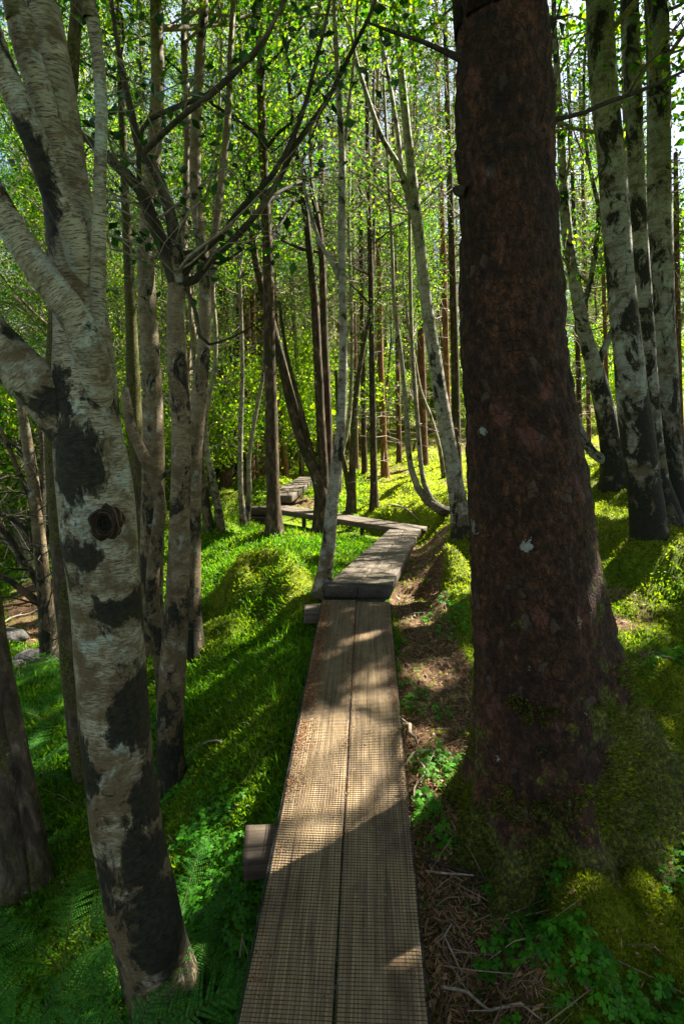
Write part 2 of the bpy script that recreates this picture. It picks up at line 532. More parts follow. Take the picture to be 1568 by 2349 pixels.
# ------------------------------------------------------------------ terrain
ctrl = []
def cpt(px, py, d, dz=0.0):
    p = P(px, py, d)
    ctrl.append((p[0], p[1], p[2] + dz))
for a in [(400, 2370, 1.7, -.05), (300, 2400, 1.75, -.05), (50, 2030, 2.6), (395, 1810, 2.9), (430, 1500, 4.2), (560, 1500, 4.0), (500, 1350, 5.2), (100, 1700, 3.4),
          (30, 1450, 6.0), (120, 1480, 6.0), (10, 1300, 9.0), (250, 1300, 7.5), (630, 1225, 7.0), (500, 1215, 8.6), (600, 1100, 13), (740, 1365, 4.3),
          (650, 1900, 2.15, -0.05), (600, 1700, 2.6), (690, 1500, 3.4, -0.02), (745, 1222, 8.0), (800, 1240, 7.6), (640, 1285, 5.7), (700, 1262, 6.2), (560, 1262, 6.2), (660, 1228, 7.8, -.03), (600,1225,8.0), (870, 1238, 8.0), (720, 1235, 8.8, -.1), (800, 1225, 9.2, -.3), (650, 1205, 9.2, -.2), (870, 1225, 8.6, -.15), (900, 1175, 9.6), (900, 1105, 13), (830, 1070, 16),
          (1000, 1045, 16), (1000, 1000, 20), (960, 1260, 6.5), (960, 1385, 4.6), (1010, 1500, 3.6), (1010, 1700, 2.7), (985, 1850, 2.25), (1010, 2200, 1.66),
          (1100, 1390, 4.4), (1400, 2300, 1.62), (1250, 1900, 2.2), (1500, 1760, 2.6), (1450, 1500, 3.8), (1400, 1300, 5.2), (1400, 1235, 5.8), (1490, 1215, 4.9),
          (1350, 1085, 10), (1540, 1070, 9), (1560, 1350, 4.6), (1060, 1225, 6.6), (1040, 1180, 8.5), (480, 2200, 1.85), (100, 2300, 2.0), (800, 1260, 6.0, -0.05)]:
    cpt(*a)
for a in [(0, -1.5, -0.1), (-2, -1, -0.45), (2, -1, 0.0), (-6, 2, -0.8), (6, 2, 0.5), (-5, 10, -0.5), (-4, 15, 0.0), (6, 14, 1.2), (3, 20, 1.3), (-3, 22, 0.9), (10, 20, 2.0),
          (-10, 12, -0.5), (-10, 25, 0.9), (0, 30, 2.3), (12, 35, 3.6), (-15, 40, 2.2), (0, 55, 4.0), (25, 50, 5.0), (30, 10, 2.0), (-30, 10, 0), (-30, 50, 2.5), (0, -30, -0.5),
          (30, -20, 1), (-30, -20, -1), (0, 120, 6), (80, 80, 7), (-80, 80, 4), (90, 0, 4), (-90, 0, 0), (0, -90, -1), (70, -70, 1), (-70, -70, -1), (0, 0.6, -0.12), (0.9, 1.0, -0.05), (-1, 1, -0.4)]:
    ctrl.append(a)
ctrl = np.array(ctrl)
def _phi(d): return np.sqrt(d * d + 0.15)          # multiquadric
_Dm = np.hypot(ctrl[:, None, 0] - ctrl[None, :, 0], ctrl[:, None, 1] - ctrl[None, :, 1])
_A = np.zeros((len(ctrl) + 3, len(ctrl) + 3))
_A[:-3, :-3] = _phi(_Dm) - np.eye(len(ctrl)) * 0.06
_A[:-3, -3] = 1; _A[:-3, -2:] = ctrl[:, :2]; _A[-3, :-3] = 1; _A[-2:, :-3] = ctrl[:, :2].T
_w = np.linalg.solve(_A, np.concatenate([ctrl[:, 2], [0, 0, 0]]))

# boardwalk sections: centre near, centre far, width (top surface)
BW = 0.46
def sect(a, b):
    return (np.array(a), np.array(b))
s1n = P(764, 2349, 1.387); s1f = P(816.5, 1377, 3.92)
d1 = (s1f - s1n)
s1a = s1n - d1 * 0.55                                    # runs on back under the camera
S1 = sect(s1a, s1f)
s2n = P(819, 1346, 4.02); s2f = P(927, 1215, 8.6)
S2 = sect(s2n, s2f)
s3a = P(966, 1213, 8.85); s3b = P(610, 1158, 10.4)
S3 = sect(s3a, s3b)
s4a = P(640, 1137, 10.5); s4b = P(707, 1094, 14.0)
S4 = sect(s4a, s4b)
SECTS = [S1, S2, S3, S4]

def seg_info(x, y, a, b):
    dx, dy = b[0] - a[0], b[1] - a[1]
    L2 = dx * dx + dy * dy
    t = np.clip(((x - a[0]) * dx + (y - a[1]) * dy) / L2, 0, 1)
    d = np.hypot(x - a[0] - t * dx, y - a[1] - t * dy)
    return d, a[2] + t * (b[2] - a[2])

mounds = []
def mound(px, py, d, r, h, sx=1.0):
    p = P(px, py, d)
    mounds.append((p[0], p[1], r * sx, r, h))
mound(620, 1360, 4.75, 0.28, 0.34, 1.3)
mound(690, 1390, 4.5, 0.16, 0.12)
mound(520, 1400, 4.8, 0.16, 0.12)
mound(480, 1500, 4.2, 0.2, 0.1)
mound(560, 1345, 5.0, 0.2, 0.12)
mound(690, 1420, 4.3, 0.22, 0.10)
mound(600, 1300, 5.6, 0.3, 0.07, 1.4)
mound(490, 1240, 7.6, 0.35, 0.30)
mound(630, 1235, 6.9, 0.4, 0.07)
mound(1015, 1340, 4.9, 0.26, 0.34)
mound(1075, 1400, 4.3, 0.30, 0.22)
mound(1040, 1190, 8.2, 0.5, 0.28)
mound(1400, 1240, 5.6, 0.25, 0.14)
mound(1480, 1280, 5.0, 0.30, 0.14)
mound(1560, 1620, 2.95, 0.30, 0.34)
mound(1470, 1700, 2.6, 0.22, 0.14)
mound(1060, 1930, 2.12, 0.10, 0.10)
mound(1180, 2030, 2.0, 0.10, 0.10)
mound(1270, 2020, 1.97, 0.10, 0.10)
mound(1310, 2120, 1.86, 0.09, 0.09)
mound(1345, 2230, 1.76, 0.09, 0.09)
mound(1440, 2250, 1.70, 0.20, 0.07)
mound(1300, 2320, 1.62, 0.14, 0.10)
mound(1560, 2150, 1.9, 0.25, 0.12)
mound(520, 1160, 11, 0.4, 0.3)
mound(950, 1130, 11, 0.6, 0.2)
mound(1290, 1200, 7, 0.4, 0.18)
for k in range(46):
    d = 6 + 22 * rng.random() ** 1.2
    px = 250 + 1300 * rng.random()
    x = (px - 784) / FPX * d
    if min(seg_info(np.array([x]), np.array([d]), a, b)[0][0] for a, b in SECTS) < 1.0: continue
    if d < 11 and -2.2 < x < 2.0: continue
    mounds.append((x, d, 0.35 + 0.6 * rng.random(), 0.3 + 0.5 * rng.random(), 0.1 + 0.25 * rng.random()))

def ground(x, y, fine=True):
    x = np.atleast_1d(np.asarray(x, float)); y = np.atleast_1d(np.asarray(y, float))
    z = np.zeros(len(x))
    for s in range(0, len(x), 60000):
        e = s + 60000
        D = np.hypot(x[s:e, None] - ctrl[None, :, 0], y[s:e, None] - ctrl[None, :, 1])
        z[s:e] = _phi(D) @ _w[:-3] + _w[-3] + x[s:e] * _w[-2] + y[s:e] * _w[-1]
    mn_ = fbm2(x, y, 5.5, 3, 63)
    for mx, my, rx, ry, h in mounds:
        q = ((x - mx) / rx) ** 2 + ((y - my) / ry) ** 2
        z += h * np.exp(-q ** 1.3) * ((0.45 + 1.05 * mn_) if fine else 1.0)
    if fine:
        r = np.hypot(x, y)
        z += 0.13 * (fbm2(x, y, 1.3, 3, 3) - 0.5)
        n2 = fbm2(x, y, 5.0, 3, 9)
        z += (0.11 * (n2 - 0.5) + 0.045 * (fbm2(x, y, 14.0, 3, 12) - 0.5) + 0.16 * np.maximum(fbm2(x, y, 2.4, 3, 15) - 0.52, 0)) * np.clip(1.5 - r / 40, 0, 1)
    for k, (a, b) in enumerate(SECTS):
        d, zt = seg_info(x, y, a, b)
        cl = zt - (0.14 if k != 2 else 0.30)
        f = sstep(0.62, 0.22, d)
        zc = np.minimum(z, cl)
        if k == 0:                                       # ground comes up close to the boards on their sides
            z = z * (1 - f) + zc * f
        else:
            z = z * (1 - f) + zc * f
    return z
def g1(x, y): return float(ground([x], [y])[0])
def hit(px, py):                                         # pixel ray -> ground point
    r = ray(px, py)
    t = np.concatenate([np.linspace(0.8, 12, 500), np.linspace(12.05, 60, 400)])
    pts = np.array([0, 0, CAMZ]) + t[:, None] * r
    z = ground(pts[:, 0], pts[:, 1])
    below = np.where(pts[:, 2] < z)[0]
    if len(below) == 0:
        return pts[-1]
    return pts[below[0]]

# litter / moss zoning, used by the ground and by what grows on it
_litter_pts = [P(1000, 2349, 1.5), P(1010, 2100, 1.75), P(985, 1850, 2.25), P(1000, 1650, 2.85), P(990, 1500, 3.5), P(950, 1400, 4.4), P(975, 1300, 5.6), P(985, 1230, 7.4)]
_litter_w = [0.42, 0.30, 0.20, 0.26, 0.26, 0.22, 0.24, 0.30]
def zones(x, y):
    li = np.zeros(len(x))
    for i in range(len(_litter_pts) - 1):
        a, b = _litter_pts[i], _litter_pts[i + 1]
        d, _ = seg_info(x, y, a, b)
        w = (_litter_w[i] + _litter_w[i + 1]) / 2
        li = np.maximum(li, 1 - sstep(w * 0.55, w * 1.25, d))
    for (px, py, dd, w) in [(1400, 1390, 4.4, 0.38), (1200, 1150, 9, 0.7), (1080, 1120, 11, 0.8), (690, 1130, 11.2, 0.5), (1500, 1500, 3.6, 0.3), (300, 1420, 6.2, 0.5), (60, 1420, 6.6, 1.0), (740, 1230, 8.8, 0.5)]:
        p = P(px, py, dd)
        li = np.maximum(li, 0.75 * (1 - sstep(w * 0.6, w * 1.3, np.hypot(x - p[0], y - p[1]))))
    n = fbm2(x, y, 4.5, 4, 31)
    li = sstep(0.40, 0.62, li * 0.8 + (n - 0.5) * 0.9)
    nb = fbm2(x, y, 0.9, 4, 77)
    far = sstep(9, 16, np.hypot(x, y))
    li = np.maximum(li, far * sstep(0.50, 0.62, nb) * 0.8)
    # yellow moss: right side and on the mounds, green elsewhere
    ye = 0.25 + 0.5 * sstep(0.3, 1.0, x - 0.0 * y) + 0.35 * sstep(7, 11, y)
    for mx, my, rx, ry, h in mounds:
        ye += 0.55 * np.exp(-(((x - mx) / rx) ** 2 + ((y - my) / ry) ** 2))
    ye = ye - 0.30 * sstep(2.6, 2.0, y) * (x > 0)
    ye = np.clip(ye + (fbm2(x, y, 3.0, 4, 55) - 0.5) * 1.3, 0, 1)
    return li, ye
GREEN_A, GREEN_B = np.array([0.018, 0.080, 0.003]), np.array([0.080, 0.185, 0.007])
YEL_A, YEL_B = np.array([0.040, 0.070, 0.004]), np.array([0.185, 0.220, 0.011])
LIT_A, LIT_B = np.array([0.045, 0.024, 0.012]), np.array([0.27, 0.165, 0.09])
def veg_col(x, y, li, ye, j):
    g = GREEN_A + (GREEN_B - GREEN_A) * j[:, None]
    yv = YEL_A + (YEL_B - YEL_A) * j[:, None]
    yv = yv * (1 + 0.55 * sstep(7.0, 10.0, y) * (x > -1.5))[:, None]  # pale moss in the glade, its sunlit brightness partly put into the colour
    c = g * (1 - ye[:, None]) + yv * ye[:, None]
    l = LIT_A + (LIT_B - LIT_A) * (j[:, None] ** 1.3)
    return c * (1 - li[:, None]) + l * li[:, None]

def build_ground():
    rr = np.concatenate([[0.02], np.geomspace(0.35, 45, 460), np.geomspace(47, 400, 24)])
    aa = np.concatenate([np.linspace(-46, 46, 640), np.linspace(48, 314, 100)[:-1]]) * math.pi / 180
    nr, na = len(rr), len(aa)
    X = (rr[:, None] * np.sin(aa)[None, :]).ravel()
    Y = (rr[:, None] * np.cos(aa)[None, :]).ravel()
    Z = ground(X, Y)
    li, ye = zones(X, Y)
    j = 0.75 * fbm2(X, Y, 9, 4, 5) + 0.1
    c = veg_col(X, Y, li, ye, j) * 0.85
    mb = MB()
    idx = np.arange(nr * na).reshape(nr, na)
    q = np.stack([idx[:-1], idx[1:], np.roll(idx, -1, 1)[1:], np.roll(idx, -1, 1)[:-1]], 2).reshape(-1, 4)
    mb.add(np.stack([X, Y, Z], 1), q, None, None, c)
    m, nt, out = newmat('mossy_ground')
    g = NG(nt)
    col = g.attr('col', 'Color')
    tc = g.n('ShaderNodeTexCoord').outputs['Object']
    n1 = g.noise(tc, 70, 5, 0.75)
    n2 = g.noise(tc, 22, 5, 0.7)
    k = g.ramp(n1, [(0.30, 0.35), (0.5, 0.9), (0.72, 1.75)])
    k2 = g.ramp(n2, [(0.35, 0.7), (0.65, 1.25)])
    c2 = g.mix(1.0, g.mix(1.0, col, k, 'MULTIPLY'), k2, 'MULTIPLY')
    h = g.math('ADD', n1, g.math('MULTIPLY', n2, 1.5))
    g.principled(out, c2, 0.9, g.bump(h, 0.7, 0.008), 0.1)
    o = mb.build('ground', m, None, True, True, False)
    tag(o, 'moss covered woodland floor rising towards the back', None, None, 'structure')
build_ground()

# ------------------------------------------------------------------ sun shafts (where the photograph's sun reaches the ground)
shafts = []
def shaft(px, py, r, on=None, d=None):
    p = P(px, py, d) if d else hit(px, py)
    shafts.append((p, r))
for a in [(800, 1690, 0.20, None, 2.55), (870, 1665, 0.17, None, 2.62), (720, 1710, 0.14, None, 2.5), (700, 1860, 0.22, None, 2.15), (800, 1850, 0.24, None, 2.15), (890, 1800, 0.20, None, 2.25), (740, 1780, .14, None, 2.35), (640, 1900, .2, None, 2.0), (640, 1930, 0.16, None, 1.95),
          (590, 1960, 0.12, None, 2.0), (990, 1790, 0.16, None, 2.4), (1040, 1740, 0.14, None, 2.5), (960, 1700, 0.14, None, 2.6), (500, 2180, 0.14, None, 1.85), (440, 2240, 0.12, None, 1.8),
          (470, 2060, 0.12), (820, 2230, .05, None, 1.55), (930, 2130, .06, None, 1.6), (850, 1450, 0.10, None, 3.4), (790, 1480, .08, None, 3.2), (850, 1560, .07, None, 2.95),
          (1000, 1420, 0.20), (960, 1480, .12), (1020, 1270, 0.28), (1000, 1330, 0.16), (860, 1300, 0.07, None, 5.0), (890, 1250, 0.10, None, 6.5),
          (540, 1235, 0.35), (690, 1235, 0.35), (620, 1290, 0.22), (680, 1330, 0.18), (560, 1400, 0.09), (470, 1290, .25), (600, 1560, 0.08), (520, 1720, 0.08), (450, 1620, .08), (650, 1470, .10), (560, 1480, .08),
          (850, 1100, 1.1), (900, 1140, 1.1), (960, 1090, 1.2), (1000, 1060, 1.3), (800, 1130, 0.9), (840, 1170, 0.7), (1030, 1100, 0.8), (940, 1170, 0.6), (900, 1080, 1.2), (850, 1060, 1.0), (1030, 1040, 1.2), (1000, 1150, .7), (700, 1180, 0.4), (660, 1120, 0.4), (690, 1100, 0.5), (820, 1190, .3, None, 9.2),
          (1400, 1370, 0.26), (1480, 1300, 0.26), (1540, 1270, 0.2), (1360, 1330, 0.14), (1370, 1100, 0.5), (1340, 1150, 0.3), (1450, 1450, 0.16), (1540, 1550, 0.12), (1330, 2010, 0.07), (1500, 1600, 0.1), (1400, 1180, .3),
          (600, 1130, .4), (480, 1180, 0.3), (80, 1330, 0.2), (60, 1980, .1), (100, 1750, .14), (400, 1550, .08), (180, 1650, .10), (300, 2050, .07), (120, 2200, .07), (200, 2290, .08), (1380, 1950, .08), (1080, 1330, .15), (980, 1550, .12)]:
    shaft(*a)
for (px, py, d, r) in [(150, 180, 1.75, 0.06), (160, 260, 1.75, 0.04), (300, 900, 3.2, 0.08), (330, 1040, 3.1, 0.08), (420, 380, 4.5, .15), (350, 1160, 3, .05), (460, 400, 4.5, 0.12), (785, 900, 4.4, .12), (783, 600, 4.4, .12), (1000, 900, 6.5, .15), (970, 640, 6.5, .15)]:
    shafts.append((P(px, py, d), r))
for k in range(70):                                      # small stray dapples
    d = 1.6 + 10 * rng.random() ** 1.5
    a = R(-36 + 70 * rng.random())
    x, y = d * math.sin(a), d * math.cos(a)
    shafts.append((np.array([x, y, g1(x, y)]), 0.025 + 0.02 * d * rng.random()))
_SC = np.array([s[0] for s in shafts]); _SR = np.array([s[1] for s in shafts])
def keep_mask(c, extra=0.0):
    k = np.ones(len(c), bool)
    nz = 0.85 + 0.5 * vnoise(np.asarray(c) * 5.0, 91)
    for p, r in zip(_SC, _SR):
        w = c - p
        t = w @ SUN
        dd = np.linalg.norm(w - t[:, None] * SUN, axis=1)
        k &= ~((t > 0.6) & (dd < r * nz + extra))
    return k

# ------------------------------------------------------------------ boardwalk
def wood_mat(name, c0, c1, c2):
    m, nt, out = newmat(name)
    g = NG(nt)
    tc = g.n('ShaderNodeTexCoord').outputs['Object']
    rnd = g.n('ShaderNodeObjectInfo').outputs['Random']
    ad = g.n('ShaderNodeVectorMath', operation='ADD'); g.l(tc, ad.inputs[0])
    cb = g.n('ShaderNodeCombineXYZ'); g.l(g.math('MULTIPLY', rnd, 37.0), cb.inputs[0]); g.l(g.math('MULTIPLY', rnd, 11.0), cb.inputs[1])
    g.l(cb.outputs[0], ad.inputs[1])
    v = ad.outputs[0]
    n1 = g.noise(g.scale(v, (70, 2.2, 70)), 1.0, 6, 0.65, 0.6)
    n2 = g.noise(g.scale(v, (6, 3.0, 6)), 1.0, 6, 0.65)
    n3 = g.noise(v, 45, 4, 0.7)
    c = g.ramp(n1, [(0.30, c0), (0.52, c1), (0.72, c2)])
    c = g.mix(g.ramp(n2, [(0.34, 0.7), (0.50, 0.0)]), c, tuple(x * 0.8 for x in c0))
    c = g.mix(g.ramp(n3, [(0.58, 0.0), (0.72, 0.5)]), c, tuple(min(1, x * 1.25) for x in c2))
    h = g.math('ADD', n1, g.math('MULTIPLY', n3, 0.35))
    g.principled(out, c, 0.75, g.bump(h, 0.8, 0.0012), 0.3)
    return m
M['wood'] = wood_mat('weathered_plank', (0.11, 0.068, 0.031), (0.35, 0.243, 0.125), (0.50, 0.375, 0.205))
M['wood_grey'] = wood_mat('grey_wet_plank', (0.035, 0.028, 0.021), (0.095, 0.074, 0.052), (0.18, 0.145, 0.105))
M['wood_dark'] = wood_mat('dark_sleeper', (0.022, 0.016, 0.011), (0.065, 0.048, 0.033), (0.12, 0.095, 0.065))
def wire_mat():
    m, nt, out = newmat('galvanised_wire')
    g = NG(nt)
    tc = g.n('ShaderNodeTexCoord').outputs['Object']
    c = g.ramp(g.noise(tc, 25, 4, 0.6), [(0.35, (0.020, 0.014, 0.011)), (0.6, (0.07, 0.07, 0.075))])
    p = g.principled(out, c, 0.5, None, 0.4)
    p.inputs['Metallic'].default_value = 0.5
    return m
M['wire'] = wire_mat()

def boxmesh(mb, x0, x1, y0, y1, z0, z1, bev=0.006, ny=40, jit=0.0015, seed=0):
    """a plank: rounded rectangular section swept along y with slight waviness and ragged arrises"""
    sec = np.array([(x0 + bev, z0), (x1 - bev, z0), (x1, z0 + bev), (x1, z1 - bev), (x1 - bev * .4, z1 - bev * .35), (x1 - bev * 1.3, z1), (x0 + (x1 - x0) * .66, z1 - .0008), (x0 + (x1 - x0) * .33, z1 - .0008), (x0 + bev * 1.3, z1), (x0 + bev * .4, z1 - bev * .35), (x0, z1 - bev), (x0, z0 + bev)])
    n = len(sec)
    ys = np.linspace(y0, y1, ny)
    v = np.zeros((ny, n, 3))
    v[:, :, 0] = sec[None, :, 0]; v[:, :, 2] = sec[None, :, 1]; v[:, :, 1] = ys[:, None]
    f = v.reshape(-1, 3)
    nz = np.stack([vnoise(f * np.array([30, 7, 30]) + seed * 5 + k * 9, k) for k in range(2)], 1) - 0.5
    f[:, 0] += nz[:, 0] * jit * 2.5
    f[:, 2] += nz[:, 1] * jit * 1.6
    idx = np.arange(ny * n).reshape(ny, n)
    q = np.stack([idx[:-1], np.roll(idx, -1, 1)[:-1], np.roll(idx, -1, 1)[1:], idx[1:]], 2).reshape(-1, 4)
    base = len(f)
    c0, c1 = f[:n].mean(0), f[-n:].mean(0)
    f = np.vstack([f, c0, c1])
    t0 = np.stack([np.roll(idx[0], -1), idx[0], np.full(n, base)], 1)
    t1 = np.stack([idx[-1], np.roll(idx[-1], -1), np.full(n, base + 1)], 1)
    mb.add(f, q, np.vstack([t0, t1]))

def wire_grid(mb, x0, x1, y0, y1, z, pitch, w):
    """welded mesh: thin square wires, rippled a little"""
    def wire(p, q, off):
        n = max(2, int(np.linalg.norm(np.array(q) - p) / 0.05))
        t = np.linspace(0, 1, n)[:, None]
        pts = np.array(p) * (1 - t) + np.array(q) * t
        pts[:, 2] += off + 0.0040 * (vnoise(pts * np.array([9, 9, 1]), 4) - 0.45)
        pts[:, 0] += 0.0030 * (vnoise(pts * np.array([7, 5, 1]), 6) - 0.5)
        pts[:, 1] += 0.0050 * (vnoise(pts * np.array([5, 3, 1]), 8) - 0.5)
        dirn = np.array(q) - np.array(p); dirn /= np.linalg.norm(dirn)
        sd = np.array([-dirn[1], dirn[0], 0]) * w / 2
        up = np.array([0, 0, w / 2])
        v = np.stack([pts - sd - up, pts + sd - up, pts + sd + up, pts - sd + up], 1).reshape(-1, 3)
        idx = np.arange(n * 4).reshape(n, 4)
        qd = np.stack([idx[:-1], np.roll(idx, -1, 1)[:-1], np.roll(idx, -1, 1)[1:], idx[1:]], 2).reshape(-1, 4)
        mb.add(v, qd)
    xs = np.arange(x0, x1 + 1e-6, pitch)
    ys = np.arange(y0, y1 + 1e-6, pitch)
    for x in xs: wire((x, y0, z), (x, y1, z), 0)
    for y in ys: wire((x0, y, z), (x1, y, z), w * 1.02)

def section(a, b, label, mat, mesh=None, thick=0.075, lift=0.0, pitch=0.0105, yaw_near=True, seed=0, face=False):
    a = np.array(a); b = np.array(b)
    a[2] += lift; b[2] += lift
    L = float(np.linalg.norm(b - a))
    e = empty('boardwalk_section')
    parts = []
    hw = BW / 2
    gap = 0.006
    for k, (x0, x1) in enumerate(((-hw, -gap / 2), (gap / 2, hw))):
        mb = MB()
        boxmesh(mb, x0, x1, 0.0, L - (0.02 * k), -thick, 0.0, ny=max(30, int(L * 16)), seed=seed + k)
        parts.append(mb.build('plank', mat, None, True, False, False))
    if mesh:
        mb = MB()
        wire_grid(mb, -hw - 0.004, hw + 0.004, mesh[0], mesh[1], 0.0050, pitch, mesh[2])
        for sx in (-hw - 0.007, hw + 0.007):             # the mesh folds down over the long edges
            for zz in (-0.010, -0.021):
                boxmesh(mb, sx - 0.0009, sx + 0.0009, mesh[0], mesh[1], zz - 0.0009, zz + 0.0009, 0.0003, 60, 0.0006)
            n = int((mesh[1] - mesh[0]) / pitch)
            for i in range(n):
                y = mesh[0] + i * pitch
                v = np.array([(sx - .0008, y, -.028), (sx + .0008, y, -.028), (sx + .0008, y, .004), (sx - .0008, y, .004), (sx - .0008, y + .0013, -.028), (sx + .0008, y + .0013, -.028), (sx + .0008, y + .0013, .004), (sx - .0008, y + .0013, .004)])
                mb.add(v, [(0, 1, 2, 3), (7, 6, 5, 4), (0, 3, 7, 4), (1, 5, 6, 2)])
        if face:                                          # and hangs over the end face of the step
            for i in range(int(BW / pitch) + 1):
                x = -hw + i * pitch
                v = np.array([(x, -.006, -thick - .012), (x + .0012, -.006, -thick - .012), (x + .0012, -.006, .004), (x, -.006, .004), (x, -.0045, -thick - .012), (x + .0012, -.0045, -thick - .012), (x + .0012, -.0045, .004), (x, -.0045, .004)])
                mb.add(v, [(0, 1, 2, 3), (7, 6, 5, 4), (0, 3, 7, 4), (1, 5, 6, 2)])
            for i in range(int((thick + .012) / pitch) + 1):
                z = .003 - i * pitch
                v = np.array([(-hw, -.0072, z), (hw, -.0072, z), (hw, -.0072, z + .0012), (-hw, -.0072, z + .0012), (-hw, -.006, z), (hw, -.006, z), (hw, -.006, z + .0012), (-hw, -.006, z + .0012)])
                mb.add(v, [(0, 1, 2, 3), (7, 6, 5, 4), (0, 4, 5, 1), (3, 2, 6, 7)])
        parts.append(mb.build('wire_mesh', M['wire'], None, False, False, False))
    yv = Vector(tuple(b - a)).normalized()
    xv = Vector((yv.y, -yv.x, 0)).normalized()
    zv = xv.cross(yv)
    mat4 = Matrix((xv, yv, zv)).transposed().to_4x4()
    mat4.translation = Vector(tuple(a))
    e.matrix_world = mat4
    e.location = tuple(a); e.rotation_euler = mat4.to_euler()
    for p in parts:
        p.parent = e
    tag(e, label, 'boardwalk', 'boardwalk sections winding through the wood')
    return e, mat4, L
e1, m1, L1 = section(S1[0], S1[1], 'near boardwalk section of two long planks under square wire mesh', M['wood'], (0.6, float(np.linalg.norm(S1[1] - S1[0])), 0.0013), face=False, seed=1)
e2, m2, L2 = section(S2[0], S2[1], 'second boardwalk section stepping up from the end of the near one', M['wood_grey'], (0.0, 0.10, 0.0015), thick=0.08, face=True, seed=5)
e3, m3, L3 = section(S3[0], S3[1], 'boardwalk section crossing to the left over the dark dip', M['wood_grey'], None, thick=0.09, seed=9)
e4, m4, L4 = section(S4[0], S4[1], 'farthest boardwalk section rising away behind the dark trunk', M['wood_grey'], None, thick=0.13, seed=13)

def bearer(px, py, d, w, h, L, yaw, label, mat, tilt=0.0):
    """a sleeper beam under the boards, showing its sawn end"""
    mb = MB()
    boxmesh(mb, -w / 2, w / 2, -L / 2, L / 2, -h / 2, h / 2, 0.012, 24, 0.004, seed=int(px))
    o = mb.build('bearer_beam', mat, None, True, False, False)
    p = P(px, py, d)
    o.location = tuple(p)
    o.rotation_euler = (tilt, 0, yaw)
    tag(o, label, 'timber beam', 'sleeper beams under the boardwalk')
    return o
# long axis runs across the boardwalk: yaw 90 degrees
bearer(705, 1945, 2.02, 0.17, 0.10, 0.44, R(90 + 6), 'weathered bearer sticking out left under the near boardwalk, lit by sun', M['wood_dark'])
bearer(765, 1408, 3.92, 0.16, 0.10, 0.40, R(90), 'grey bearer block poking out left below the step in the boards', M['wood_grey'])
bearer(604, 1172, 10.3, 0.22, 0.14, 0.55, R(80), 'upper dark sleeper of the pair beside the straight dark trunk', M['wood_dark'])
bearer(604, 1192, 10.25, 0.22, 0.13, 0.55, R(84), 'lower dark sleeper of the pair beside the straight dark trunk', M['wood_dark'])
def post(px, py, d, h, w, label):
    p = P(px, py, d)
    mb = MB()
    boxmesh(mb, -w / 2, w / 2, -h / 2, h / 2, -w / 2, w / 2, 0.01, 8, 0.003, seed=int(px))
    o = mb.build('support_post', M['wood_grey'], None, True, False, False)
    o.location = tuple(p); o.rotation_euler = (R(90), 0, 0.1)
    tag(o, label, 'post', 'posts under the boardwalk')
post(697, 1197, 10.0, 0.30, 0.07, 'short pale post under the crossing boardwalk near the straight dark trunk')
post(830, 1212, 9.4, 0.26, 0.07, 'short post under the crossing boardwalk right of the centre birch')

# needle and leaf scraps caught along the left edge of the near boards
def board_litter():
    mb = MB()
    n = 20000
    u = np.abs(rng.normal(0, 0.035, n))
    pick = rng.random(n)
    x = np.where(pick < 0.72, -BW / 2 + 0.004 + u, np.where(pick < 0.84, BW / 2 - 0.004 - u * 0.5, rng.normal(0, 0.012, n)))
    x = np.where(pick > 0.93, rng.uniform(-BW / 2, BW / 2, n), x)
    y = L1 * (0.36 + 0.62 * rng.random(n) ** 0.9)
    clump = fbm2(x * 0, y, 3.0, 4, 19)
    ok = (rng.random(n) < sstep(0.36, 0.62, clump) * (1.0 - 0.35 * y / L1)) & (np.abs(x) < BW / 2)
    x, y = x[ok], y[ok]
    n = len(x)
    p = np.stack([x, y, np.full(n, 0.006) + rng.random(n) * 0.005], 1)
    nm = rng.normal(0, 0.35, (n, 3)); nm[:, 2] = 1
    nm /= np.linalg.norm(nm, axis=1)[:, None]
    c = np.array([0.07, 0.032, 0.012]) + rng.random((n, 1)) ** 1.5 * np.array([0.26, 0.14, 0.06])
    leaves(mb, p, 0.005 + 0.011 * rng.random(n) ** 2, nm, 0.35, c)
    o = mb.build('leaf_litter', M['litter'], None, False, True, False)
    o.matrix_world = m1
    tag(o, 'orange brown needle scraps caught in the mesh along the near boards', 'litter', None, 'stuff')
board_litter()

